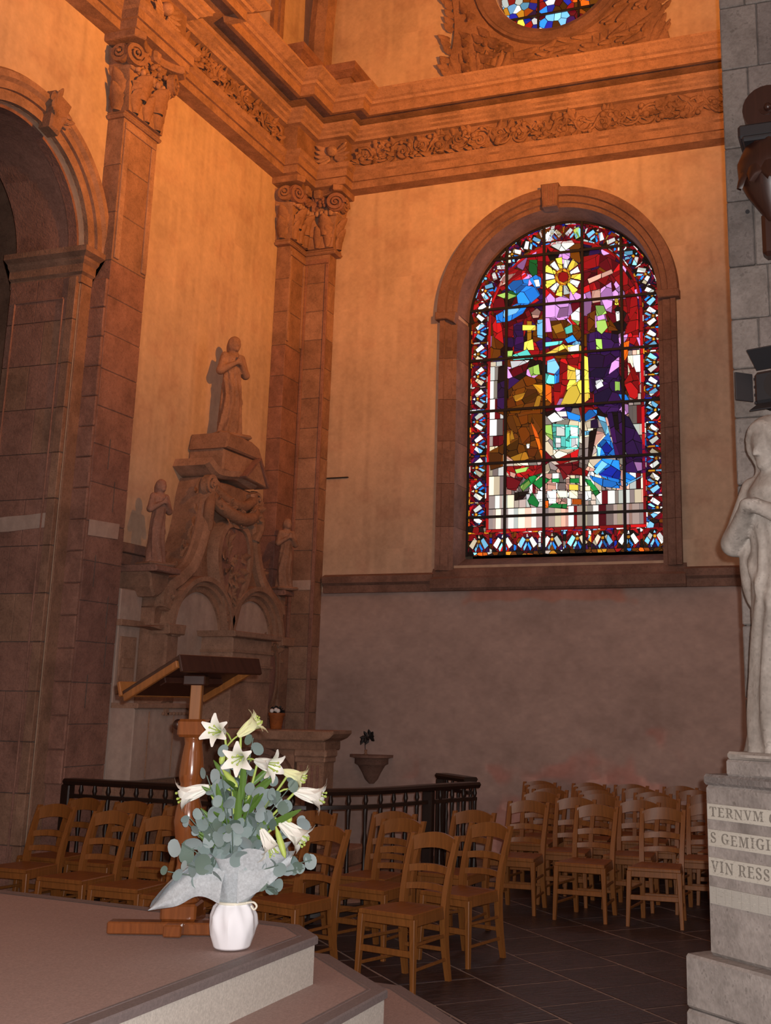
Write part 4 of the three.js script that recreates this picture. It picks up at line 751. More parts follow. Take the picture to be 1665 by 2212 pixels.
  for (const [x0, x1, y0, y1] of [[GX0 + inB + f2, GX1 - inB - f2, GB + 0.325, 4.5], [GX0 + inB + f2, GX0 + inB + f2 + 0.2, 4.5, 6.0], [GX1 - inB - f2 - 0.16, GX1 - inB - f2, 4.5, 6.0]]) { pic = overlay(pic, [[x0, y0], [x1, y0], [x1, y1], [x0, y1]]); strip(x0, x1, y0, y1); }
  pic.push(...strips);
  let k = 0;
  for (const [col, ...xy] of PAINT) {
    const poly = []; for (let i = 0; i < xy.length; i += 2) poly.push([xy[i], xy[i + 1]]);
    pic = overlay(pic, poly); pic.push(...cells(poly, 0.19, 100 + k++, () => col));
  }
  buildGlass(w, [...bord, ...fil, ...pic], -0.404, 300, 31);
  // iron saddle bars
  for (let i = 1; i < 5; i++) { const x = GX0 + (GX1 - GX0) * i / 5, t = GS + Math.sqrt(max(0, GR * GR - (x - WX) ** 2)); part('iron_bar', cbox(0.036, t - GB, 0.03, x, (t + GB) / 2, -0.375, 0.004), M.iron, w); }
  for (const y of [3.98, 4.66, 5.34, 6.02, 6.70, 7.38]) { const hw = y > GS ? Math.sqrt(GR * GR - (y - GS) ** 2) : GR; part('iron_bar', cbox(hw * 2, 0.034, 0.03, WX, y, -0.37, 0.004), M.iron, w); }
  part('window_rebate', sweep([[GX0, GB], [GX0, GS], ...arc(WX, GS, GR, PI, 0, 32), [GX1, GB]], [[0.02, -0.42], [-0.02, -0.42], [-0.02, -0.38], [0.02, -0.38]]), M.iron, w);
  const glow = new THREE.RectAreaLight(C(0.8, 0.75, 0.9), 0.35, 2.3, 4.0); glow.position.set(WX, 5.6, -0.30); glow.lookAt(WX, 5.6, 10); scene.add(glow);
  const o = struct('window_2', 'round stained glass oculus above the cornice', 'window');
  part('lead_cames', new THREE.CylinderGeometry(0.83, 0.83, 0.01, 40).rotateX(PI / 2).translate(OC[0], OC[1], -0.316), lead, o);
  const disc = arc(OC[0], OC[1], 0.82, 0, 2 * PI, 36).slice(0, 36);
  buildGlass(o, cells(disc, 0.105, 15, (x, y, r) => { const a = hyp(x - OC[0], y - OC[1]); return a > 0.62 ? pickR(['w', 'b', 'r', 'am', 'lb', 'db', 'w', 'y'], r) : pickR(['r', 'o', 'b', 'w', 'dr', 'br', 'r', 'p', 'db', 'lb'], r); }), -0.304, 120, 32);
  for (const d of [-0.28, 0.28]) { const hw = Math.sqrt(0.82 ** 2 - d * d); part('iron_bar', cbox(0.03, hw * 2, 0.03, OC[0] + d, OC[1], -0.28, 0.004), M.iron, o); part('iron_bar', cbox(hw * 2, 0.03, 0.03, OC[0], OC[1] + d * 1.5, -0.275, 0.004), M.iron, o); }
}
function pickR(a, r) { return a[Math.floor(r() * a.length)]; }

// ================================================================ right: stone pier, pedestal, statue, fittings
{
  const p = struct('wall_pier', 'grey ashlar stone pier behind the veiled statue', 'pier');
  part('core', box(1.58, 13.4, 1.28, 7.39, 6.7, 6.75), M.mortar, p);
  const ys = [0, 0.45, 0.9, 1.35, 1.75, 2.1, 2.45, 2.8, 3.15, 3.41, 3.68, 3.97, 4.34, 4.65, 5.12, 5.5, 5.9, 6.3];
  for (let k = 0; k + 1 < ys.length; k++) {
    const y0 = ys[k], y1 = ys[k + 1]; let x = 6.58; const cuts = (k & 1) ? [6.72, 7.1, 7.6, 8.2] : [6.78, 7.25, 7.8, 8.2];
    for (const c of cuts) { const jut = rnd() * 0.006; part('stone_block', cbox(c - x - 0.005, y1 - y0 - 0.005, 0.1, (x + c) / 2, (y0 + y1) / 2, 7.36 + jut, 0.006), pick([M.grey, M.greyB, M.greyC]), p); x = c; }
  }
  part('plug_hole', new THREE.CylinderGeometry(0.012, 0.012, 0.004, 8).rotateX(PI / 2).translate(6.69, 4.27, 7.416), M.black, p);
  // floodlight bracketed to the hidden side of the pier
  const f = thing('floodlight', 'warm floodlight bracketed behind the stone pier', 'lamp');
  part('housing', at(merge([cbox(0.34, 0.26, 0.16, 0, 0, -0.1, 0.02), ...[-0.1, -0.05, 0, 0.05, 0.1].map(o => box(0.012, 0.22, 0.05, o, 0, -0.2))]), floodPos.x, floodPos.y, floodPos.z, -2.21, -0.55), M.black, f);
  part('glowing_lens', at(box(0.28, 0.2, 0.01, 0, 0, -0.015), floodPos.x, floodPos.y, floodPos.z, -2.21, -0.55), new THREE.MeshStandardMaterial({ color: 0x000000, emissive: C(1, 0.325, 0.04), emissiveIntensity: 3 }), f);
  part('bracket', [bar([floodPos.x + 0.05, floodPos.y - 0.02, floodPos.z + 0.12], [6.75, 6.9, 6.12], 0.05, 0.03)], M.black, f);
}
function robed({ H, cell, amp = 0.09, folds = 9, lean = 0, wide = 1, armOut = 1, hand = 0, hood = false, hair = false, look = 0, tip = 0.1, seed = 1, extra }) {
  const s = H / 1.6, hr = 0.115 * s, hy = H - hr * 1.05, sx = 0.175 * s * wide, sy = H - 0.33 * s, cx = y => lean * smooth(y / H) * s;
  const prof = [[0, 0.215], [0.03, 0.20], [0.25, 0.165], [0.5, 0.145], [0.62, 0.135], [0.72, 0.15], [0.79, 0.15], [0.835, 0.10], [0.86, 0.055], [0.9, 0.05]];
  const rad = t => { for (let i = 1; i < prof.length; i++) if (t <= prof[i][0]) return lerp(prof[i - 1][1], prof[i][1], (t - prof[i - 1][0]) / (prof[i][0] - prof[i - 1][0])); return 0.04; };
  const nz = valueNoise(seed, 16);
  const head = [cx(hy) + 0, hy, 0.03 * s], arms = [];
  for (const k of [-1, 1]) arms.push([[cx(sy) + k * sx * 0.82, sy + 0.02 * s, 0], [cx(sy) + k * (sx + 0.045 * s * armOut), sy - 0.24 * s, 0.03 * s], 0.062 * s, 0.06 * s], [[cx(sy) + k * (sx + 0.045 * s * armOut), sy - 0.24 * s, 0.03 * s], [cx(sy) + k * 0.025 * s, sy - 0.10 * s, 0.185 * s], 0.06 * s, 0.034 * s], [[cx(sy) + k * 0.022 * s, sy - 0.10 * s, 0.185 * s], [cx(sy) + k * 0.012 * s, sy - hand * s, 0.215 * s], 0.026 * s, 0.016 * s]);
  const f = (x, y, z) => {
    const t = clamp(y / H, 0, 0.9), xx = x - cx(y), R = rad(t) * s * 1.0, th = Math.atan2(z, xx);
    const fm = amp * (1 - smooth((t - 0.55) / 0.2)) + amp * 0.25; const fold = 1 + fm * cos(folds * th + 2.2 * sin(y * 5 / s + seed) + nz(th * 2.5 + 8, y * 4) * 3);
    let d = (hyp(xx / (R * wide * fold), z / (R * 0.82 * fold)) - 1) * R * 0.7; d = max(d, -y, y - 0.9 * H);
    // cloak edge and diagonal drapery across the front
    d -= 0.012 * s * smooth(1 - abs((xx * 0.7 + (y / s - 0.75) * 0.55) / 0.05 / s)) * (z > 0 ? 1 : 0) * smooth((0.75 - t) * 6) * smooth(t * 5);
    for (const [a, b, ra, rb] of arms) d = smin(d, capsule(x, y, z, a, b, ra, rb), 0.03 * s);
    const ca = cos(look), sa = sin(look); let hx = x - head[0], hz = z - head[2], hh = y - head[1]; [hx, hz] = [hx * ca - hz * sa, hx * sa + hz * ca]; const hz2 = hz * cos(tip) + hh * sin(tip); hh = hh * cos(tip) - hz * sin(tip); hz = hz2;
    let h = ell(hx, hh, hz, [0, 0, 0], [hr * 0.76, hr * 1.05, hr * 0.86]);
    h = smin(h, capsule(hx, hh, hz, [0, hr * 0.18, hr * 0.8], [0, -hr * 0.18, hr * 0.98], hr * 0.07, hr * 0.13), hr * 0.12); // nose
    h = smin(h, ell(hx, hh, hz, [0, -hr * 0.68, hr * 0.55], [hr * 0.4, hr * 0.3, hr * 0.34]), hr * 0.2); // chin
    for (const k of [-1, 1]) h = max(h, -ell(hx, hh, hz, [k * hr * 0.34, hr * 0.08, hr * 0.95], [hr * 0.2, hr * 0.12, hr * 0.18])); // eye hollows
    h = max(h, -ell(hx, hh, hz, [0, -hr * 0.42, hr * 0.98], [hr * 0.26, hr * 0.05, hr * 0.14])); // mouth
    d = smin(d, h, 0.02 * s);
    d = smin(d, capsule(x, y, z, [cx(hy), hy - hr * 0.7, 0.01], [cx(hy), sy + 0.03 * s, -0.01], hr * 0.5, hr * 0.62), 0.03 * s);
    if (hair) { const k = max(ell(hx, hh, hz, [0, hr * 0.1, -hr * 0.12], [hr * 0.9, hr * 1.12, hr * 0.98]), -(0.25 * hr - hz + (hh > hr * 0.55 ? -hr : 0)) * -1 - 0); d = min(d, max(ell(hx, hh, hz, [0, hr * 0.1, -hr * 0.12], [hr * 0.9, hr * 1.12, hr * 0.98]), hz - (hh > hr * 0.5 ? hr * 0.8 : hr * 0.2))); d = smin(d, capsule(x, y, z, [head[0], hy - hr * 0.2, -hr * 0.5], [head[0], sy + 0.02 * s, -0.08 * s], hr * 0.7, hr * 0.5), 0.03 * s); }
    if (hood) { const v = max(ell(hx, hh, hz, [0, hr * 0.06, -hr * 0.1], [hr * 1.12, hr * 1.28, hr * 1.25]), hz - hr * (0.62 - 0.35 * clamp(-hh / hr))); d = smin(d, v, 0.012 * s); d = smin(d, max(capsule(x, y, z, [head[0], hy - hr * 0.3, -hr * 0.3], [head[0], sy - 0.05 * s, -0.07 * s], hr * 1.05, sx * 0.95), z - 0.03 * s), 0.03 * s); }
    if (extra) d = extra(d, x, y, z, s);
    return d;
  };
  return isoMesh(f, [-0.36 * s, -0.02, -0.3 * s], [0.36 * s, H + 0.06 * s, 0.36 * s], cell);
}
{
  const turn = -0.688, c = [7.079, 0, 8.313];
  const p = thing('statue_pedestal', 'grey stone pedestal with worn inscription bands under the white statue', 'pedestal', c, turn);
  part('plinth', cbox(0.94, 0.56, 0.94, 0, 0.28, 0, 0.012), M.pale, p); part('base_block', cbox(0.935, 0.195, 0.935, 0, 0.663, 0, 0.01), M.pale, p);
  part('die', cbox(0.8, 0.64, 0.8, 0, 1.08, 0, 0.012), M.pale, p); part('top_course', cbox(0.81, 0.042, 0.81, 0, 1.421, 0, 0.01), M.greyB, p); part('upper_block', cbox(0.55, 0.062, 0.55, 0, 1.473, 0.125, 0.008), M.pale, p);
  const rows = [['TERNVM O RE', 1.329, 1.27], ['S GEMIGIO A', 1.231, 1.168], ['VIN RESSOVL', 1.126, 1.058], ['', 1.017, 0.953]];
  rows.forEach(([txt, y1, y0], i) => {
    const cv = document.createElement('canvas'); cv.width = 1024; cv.height = 96; const k = cv.getContext('2d');
    k.fillStyle = i === 3 ? '#c4c2bd' : '#d6d3cb'; k.fillRect(0, 0, 1024, 96); const r = rng(60 + i);
    for (let q = 0; q < 260; q++) { k.fillStyle = r() < 0.5 ? 'rgba(150,145,138,0.35)' : 'rgba(225,222,215,0.4)'; k.fillRect(r() * 1024, r() * 96, 2 + r() * 18, 1 + r() * 5); }
    k.font = 'bold 84px serif'; k.fillStyle = 'rgba(92,86,82,0.6)'; let x = 16; for (const ch of txt) { k.fillText(ch, x, 76 + (r() - 0.5) * 6); x += ch === ' ' ? 26 : k.measureText(ch).width + 6; }
    for (let q = 0; q < 150; q++) { k.fillStyle = 'rgba(205,202,194,0.7)'; k.fillRect(r() * 1024, r() * 96, 2 + r() * 10, 2 + r() * 7); }
    if (i === 3) for (let q = 0; q < 16; q++) { k.fillStyle = 'rgba(120,115,110,0.45)'; k.fillRect(40 + q * 60 + r() * 30, 6, 2, 84); }
    const t = new THREE.CanvasTexture(cv); t.colorSpace = THREE.SRGBColorSpace;
    const g = box(0.76, y1 - y0, 0.006, 0, (y0 + y1) / 2, 0.402), uv = g.attributes.uv, ps = g.attributes.position; for (let q = 0; q < uv.count; q++) uv.setXY(q, (ps.getX(q) + 0.38) / 0.76, (ps.getY(q) - y0) / (y1 - y0));
    part('inscription_band', g, mat(C(0.56, 0.54, 0.51), 0.85, t), p, i === 3 ? 'pale band with letters worn away' : 'pale band with worn capital letters', true);
  });
  const st = thing('robed_statue', 'white stone statue of a veiled woman with bent arms on the inscribed pedestal', 'statue', [c[0] - 0.09 * 0.773 - 0.23 * 0.635, 1.508, c[2] - 0.09 * 0.635 + 0.23 * 0.773], turn);
  part('figure', robed({ H: 1.36, cell: 0.011, amp: 0.05, folds: 8, hood: true, armOut: 1.9, hand: 0.09, wide: 1.12, tip: -0.25, look: -0.1, seed: 3, extra: (d, x, y, z, s) => { // veil hanging behind the right arm
    const v = ell(x, y, z, [-0.19 * s, 0.93 * s, -0.02 * s], [0.085 * s, 0.24 * s, 0.07 * s]); return smin(d, v, 0.012 * s); } }), M.statue, st);
  part('statue_base', cbox(0.36, 0.03, 0.34, 0, 0.012, 0, 0.01), M.statue, st);
  // carved dark wood bracket on the pier
  const k = thing('carved_wood_bracket', 'dark carved wooden bracket with acanthus leaf and scroll top on the pier', 'bracket', [6.84, 0, 7.5]);
  part('scroll_roll', [at(voluteGeo(0.135, 0.16, 2, 1), 0, 4.72, 0.02), new THREE.CylinderGeometry(0.13, 0.13, 0.16, 24).rotateX(PI / 2).translate(0, 4.72, 0.09)], M.darkwood, k);
  part('abacus', [cbox(0.31, 0.075, 0.2, 0, 4.595, 0.1, 0.012), cbox(0.27, 0.03, 0.22, 0, 4.545, 0.11, 0.01)], M.black, k);
  part('bell', [lathe([[0.03, 4.12], [0.07, 4.18], [0.13, 4.27], [0.17, 4.36], [0.175, 4.44], [0.14, 4.52], [0.1, 4.56]], 24).scale(1, 1, 0.85).translate(0, 0, 0.1)], M.darkwood, k);
  for (let i = 0; i < 5; i++) { const a = -1.15 + i * 0.575; part('acanthus_leaf', at(leafGeo(0.27, 0.15, 0.03, 4, 6, 12), sin(a) * 0.09, 4.54, 0.1 + cos(a) * 0.075, a, -0.2, PI), M.darkwood, k); }
  part('post', cbox(0.13, 0.24, 0.1, 0, 4.06, 0.06, 0.02), M.darkwood, k);
  const sp = thing('spotlight', 'black theatre spotlight with open barn doors clamped to the pier', 'spotlight', [6.86, 3.22, 7.66], -0.35);
  part('housing', [cbox(0.24, 0.16, 0.2, 0, 0, 0, 0.015)], M.black, sp); part('cooling_fins', [-0.07, -0.03, 0.01, 0.05].map(o => box(0.25, 0.012, 0.17, 0, o, 0)), M.black, sp);
  part('barn_door', at(cbox(0.2, 0.008, 0.13, 0, 0, 0.065, 0.002), 0, 0.085, 0.1, 0, -0.65), M.black, sp); part('barn_door', at(cbox(0.2, 0.008, 0.11, 0, 0, 0.055, 0.002), 0, -0.085, 0.1, 0, 0.5), M.black, sp); part('barn_door', at(cbox(0.008, 0.14, 0.1, 0, 0, 0.05, 0.002), -0.125, 0, 0.1, -0.5), M.black, sp);
  part('yoke', [bar([-0.14, 0, 0], [-0.14, 0.02, -0.16], 0.012, 0.03), bar([0.14, 0, 0], [0.14, 0.02, -0.16], 0.012, 0.03), bar([-0.14, 0.02, -0.16], [0.14, 0.02, -0.16], 0.03, 0.012)], M.iron, sp); part('lens', new THREE.CylinderGeometry(0.065, 0.065, 0.01, 20).rotateX(PI / 2).translate(0, 0, 0.102), mat(C(0.02, 0.02, 0.022), 0.25), sp);
}

// ================================================================ altar bay against the left wall
{
  const ZC = 1.95, face = 0.34, inB = g => toA(g, 0).translate(0, 0, ZC); // local shapes: s to the right (= -z), y up
  const r = thing('stone_retable', 'carved stone altarpiece of scrolls and arches against the left wall', 'altarpiece', [0, 0, 0]);
  const S = (n, pts, x0, x1, m, bev = 0.012, holes) => part(n, inB(prism(pts, x1 - x0, bev, holes)).translate(x0, 0, 0), m, r);
  const mirror = pts => pts.map(([a, b]) => [-a, b]).reverse();
  // tall central body with sweeping sides
  const side = spline2([[-1.27, 2.62], [-1.2, 2.86], [-0.98, 3.0], [-0.80, 3.14], [-0.68, 3.36], [-0.60, 3.62], [-0.56, 3.9], [-0.5, 4.08]], 30);
  S('body', [[-1.3, 0.95], [-1.3, 2.6], ...side, ...mirror(side), [1.3, 2.6], [1.3, 0.95]], 0.003, face, M.stoneB, 0.02);
  // scrolled bands along the sweeping sides
  for (const s of [-1, 1]) { const pth = (s < 0 ? side : mirror(side)); part('scroll_band', inB(sweep(s < 0 ? pth : pth, [[-0.02, 0], [-0.02, 0.07], [-0.06, 0.09], [-0.13, 0.09], [-0.16, 0.06], [-0.16, 0]])).translate(face, 0, 0), M.stone, r);
    part('scroll_volute', inB(at(voluteGeo(0.15, 0.1, 2, s), s * 1.13, 2.72, 0)).translate(face, 0, 0), M.stone, r); part('scroll_volute', inB(at(voluteGeo(0.12, 0.1, 2, -s), s * 0.5, 3.98, 0)).translate(face, 0, 0), M.stone, r);
    const fol = []; const q = rng(9 + s); for (let i = 0; i < 26; i++) { const t = q(), p = side[Math.floor(5 + t * 22)]; fol.push(at(leafGeo(0.13 + q() * 0.06, 0.08, 0.05, 3, 4, 6), s * -p[0] * 0 + s * abs(p[0]) + (q() - 0.5) * 0.06, p[1] + (q() - 0.5) * 0.08, 0, 0, 0, q() * 6)); }
    part('carved_foliage', inB(merge(fol)).translate(face - 0.06, 0, 0), M.carved, r); }
  // two arched niches with moulded frames
  for (const s of [-1, 1]) {
    const cx = s * 0.56, pth = [[cx - 0.46, 1.55], [cx - 0.46, 2.36], ...arc(cx, 2.36, 0.46, PI, 0, 24), [cx + 0.46, 1.55]];
    part('niche_panel', inB(prism([...pth.slice(0, 1), ...pth.slice(1)], 0.02)).translate(face, 0, 0), M.plasterLow, r, 'smooth pale panel inside the niche');
    part('niche_moulding', inB(sweep(pth, [[0, 0], [0, 0.05], [0.05, 0.06], [0.06, 0.1], [0.1, 0.11], [0.11, 0.15], [0.16, 0.15], [0.17, 0]])).translate(face, 0, 0), M.stone, r);
    part('niche_impost', [inB(cbox(0.14, 0.07, 0.16, cx - s * -0.54, 2.36, 0.08)).translate(face, 0, 0)], M.stoneC, r);
  }
  // heart-shaped cartouche between the arches, garland above
  const heart = spline2([[0, 2.46], [0.13, 2.75], [0.3, 3.1], [0.32, 3.35], [0.2, 3.56], [0, 3.6], [-0.2, 3.56], [-0.32, 3.35], [-0.3, 3.1], [-0.13, 2.75]], 48, true).slice(0, 48);
  S('cartouche', heart, face, face + 0.1, M.red, 0.03); part('cartouche_rim', inB(sweep(heart.slice().reverse(), [[-0.02, 0.02], [-0.02, 0.13], [0.05, 0.13], [0.07, 0.05], [0.07, 0]], true)).translate(face, 0, 0), M.stone, r);
  { const q = rng(77), g = []; for (let i = 0; i < 40; i++) { const t = q(); g.push(at(leafGeo(0.12 + q() * 0.1, 0.09, 0.06, 3, 4, 6), (q() - 0.5) * 0.4 * (1 - t), 2.6 + (1 - t) * 0.75, 0, 0, 0, q() * 6.3)); } part('carved_foliage', inB(merge(g)).translate(face + 0.08, 0, 0), M.carved, r); }
  { const q = rng(44), g = [tube([[-0.48, 3.86, 0.05], [-0.3, 3.74, 0.12], [0, 3.68, 0.16], [0.3, 3.74, 0.12], [0.48, 3.86, 0.05]], 0.075, 24, 8), tube([[-0.44, 3.96, 0.05], [-0.2, 3.86, 0.1], [0.1, 3.84, 0.12], [0.42, 3.96, 0.05]], 0.06, 24, 8), tube([[0.46, 3.9, 0.05], [0.55, 3.7, 0.08], [0.5, 3.5, 0.05]], 0.07, 14, 8), tube([[-0.46, 3.9, 0.05], [-0.54, 3.7, 0.08], [-0.5, 3.5, 0.05]], 0.06, 14, 8)];
    for (let i = 0; i < 40; i++) { const a = (q() - 0.5) * 0.9; g.push(at(leafGeo(0.12, 0.08, 0.06, 3, 4, 6), a, 3.7 + a * a * 0.6 + (q() - 0.5) * 0.12, 0.12, 0, 0, q() * 6)); } part('carved_swag', inB(merge(g)).translate(face, 0, 0), M.carved, r, 'carved cloth swag with leaves'); }
  // crowning cornice, small pediment and pedestal block
  part('crown_cornice', inB(sweep(spline2([[-0.66, 4.18], [-0.45, 4.09], [-0.2, 4.10], [0, 4.13], [0.2, 4.10], [0.38, 4.09], [0.5, 4.13]], 30), [[0, 0], [0, 0.40], [0.03, 0.45], [0.09, 0.47], [0.1, 0]])), M.stoneC, r);
  S('pediment', [[0.02, 4.16], [0.5, 4.12], [0.30, 4.40]], 0.3, 0.52, M.stone, 0.015); part('pediment_rake', [inB(bar([0.53, 4.12, 0], [0.30, 4.43, 0], 0.03, 0.2)).translate(0.44, 0, 0), inB(bar([0.0, 4.16, 0], [0.30, 4.43, 0], 0.03, 0.2)).translate(0.44, 0, 0)], M.redB, r);
  S('crown_block', [[-0.38, 4.17], [0.40, 4.17], [0.38, 4.42], [-0.37, 4.42]], 0.02, 0.46, M.stone, 0.02); S('crown_slab', [[-0.40, 4.42], [0.42, 4.42], [0.32, 4.56], [0.16, 4.6], [-0.36, 4.6]], 0.02, 0.5, M.stoneB, 0.02);
  // tabernacle in front of the body and its shelf, side brackets, stepped base
  S('tabernacle', [[-0.42, 1.42], [0.42, 1.42], [0.42, 2.36], [-0.42, 2.36]], face, 0.74, M.stoneC, 0.015); S('tabernacle_shelf', [[-0.5, 2.36], [0.5, 2.36], [0.53, 2.42], [-0.53, 2.42]], face, 0.82, M.stone, 0.01);
  for (const y of [1.9, 2.05, 2.2]) S('tabernacle_course', [[-0.44, y], [0.44, y], [0.44, y + 0.03], [-0.44, y + 0.03]], face, 0.76, M.stone, 0.005);
  for (const s of [-1, 1]) {
    const a = s < 0 ? [-1.28, -1.06] : [1.06, 1.28]; const y0 = s < 0 ? 1.672 : 1.5; S('side_pillar', [[a[0], y0], [a[1], y0], [a[1], 2.34], [a[0], 2.34]], face, 0.5, M.stoneB, 0.02); S('pillar_cap', [[a[0] - 0.03, 2.34], [a[1] + 0.03, 2.34], [a[1] + 0.05, 2.44], [a[0] - 0.05, 2.44]], face, 0.55, M.stone, 0.01);
    if (s > 0) { part('oval_medallion', inB(new THREE.SphereGeometry(1, 20, 12).scale(0.15, 0.34, 0.05).translate(s * 0.86, 1.98, 0)).translate(0.47, 0, 0), M.redB, r); part('medallion_rim', inB(sweep(arc(s * 0.86, 1.98, 0.16, 2 * PI, 0, 28, 0.36).slice(0, 28), [[0, 0], [0, 0.05], [0.05, 0.05], [0.06, 0]], true)).translate(0.45, 0, 0), M.carved, r);
    S('medallion_panel', [[s * 0.86 - 0.21, 1.5], [s * 0.86 + 0.21, 1.5], [s * 0.86 + 0.21, 2.4], [s * 0.86 - 0.21, 2.4]], face, 0.45, M.stoneB, 0.02);
    const q = rng(88 + s), g = []; for (let i = 0; i < 16; i++) g.push(at(leafGeo(0.14, 0.09, 0.06, 3, 4, 6), s * 0.86 + (q() - 0.5) * 0.36, 2.3 + (q() - 0.5) * 0.16, 0, 0, 0, q() * 6)); part('carved_foliage', inB(merge(g)).translate(0.47, 0, 0), M.carved, r); }
    // statue console
    S('statue_console', [[s * 1.33 - 0.2, 2.94], [s * 1.33 + (s < 0 ? 0.22 : 0.02), 2.94], [s * 1.33 + (s < 0 ? 0.24 : 0.02), 3.0], [s * 1.33 - 0.22, 3.0]], 0.03, 0.50, M.red, 0.012); S('console_foot', [[s * 1.33 - 0.06, 2.70], [s * 1.33 + 0.0, 2.70], [s * 1.33 + (s < 0 ? 0.16 : 0.0), 2.79], [s * 1.33 + (s < 0 ? 0.18 : 0), 2.94], [s * 1.33 - 0.17, 2.94], [s * 1.33 - 0.13, 2.79]], 0.03, 0.40, M.stoneB, 0.02);
  }
  // plain flanking dado on the left, with framed panels
  S('flank_panel', [[-1.66, 0.95], [-1.3, 0.95], [-1.3, 2.76], [-1.66, 2.76]], 0.003, 0.2, M.plasterLow, 0.01); S('flank_cap', [[-1.68, 2.40], [-1.28, 2.40], [-1.28, 2.46], [-1.68, 2.46]], 0.003, 0.25, M.stone, 0.006); S('flank_frame', [[-1.62, 1.75], [-1.36, 1.75], [-1.36, 2.3], [-1.62, 2.3]], 0.2, 0.215, M.stoneC, 0.006); S('flank_stone', [[-1.58, 2.0], [-1.4, 2.0], [-1.4, 2.09], [-1.58, 2.09]], 0.215, 0.23, M.stone, 0.005);
  S('base_course', [[-1.67, 0.0], [1.3, 0], [1.3, 0.95], [-1.67, 0.95]], 0.003, 0.42, M.stoneB, 0.01); S('base_panel', [[-1.66, 0.95], [-0.72, 0.95], [-0.72, 1.62], [-1.66, 1.62]], 0.2, 0.46, M.plasterLow, 0.01); S('base_cap', [[-1.67, 1.62], [-0.7, 1.62], [-0.7, 1.67], [-1.67, 1.67]], 0.2, 0.5, M.stoneC, 0.008);
  for (let i = 0; i < 9; i++) part('dentil', inB(cbox(0.03, 0.03, 0.03, -1.2 + i * 0.06, 1.57, 0)).translate(0.475, 0, 0), M.stone, r);
  part('base_fillet', [-1.42, -1.0].map(o => inB(cbox(0.012, 0.62, 0.02, o, 1.28, 0)).translate(0.462, 0, 0)), M.stone, r);
  // saints
  const sm = mat(C(0.46, 0.29, 0.21), 0.85, stoneMap, stoneBump, 0.003);
  const top = thing('robed_statue', 'brown stone statue of a draped woman with joined hands crowning the altarpiece', 'statue', [0.29, 4.608, ZC + 0.02], PI / 2 - 0.5); part('figure', robed({ H: 1.2, cell: 0.015, amp: 0.1, folds: 8, hair: true, lean: -0.02, tip: -0.05, seed: 5 }), sm, top); part('statue_base', cbox(0.42, 0.05, 0.34, 0, 0.02, 0, 0.02), sm, top);
  const lf = thing('robed_statue', 'smaller reddish stone statue on the altarpiece ledge beside the pilaster', 'statue', [0.33, 3.008, ZC + 1.33], PI / 2 - 0.35); part('figure', robed({ H: 0.88, cell: 0.012, amp: 0.08, folds: 7, hair: true, wide: 0.95, seed: 8 }), mat(C(0.50, 0.29, 0.225), 0.85, stoneMap, stoneBump, 0.003), lf); part('statue_base', cbox(0.3, 0.04, 0.28, 0, 0.015, 0, 0.02), sm, lf);
  const rt = thing('robed_statue', 'smaller stone statue on the altarpiece ledge against the corner pilaster', 'statue', [0.42, 3.008, ZC - 1.22], PI / 2 - 0.6); part('figure', robed({ H: 0.86, cell: 0.013, amp: 0.08, folds: 7, hair: true, seed: 9 }), sm, rt); part('statue_base', cbox(0.28, 0.04, 0.26, 0, 0.015, 0, 0.02), sm, rt);
}
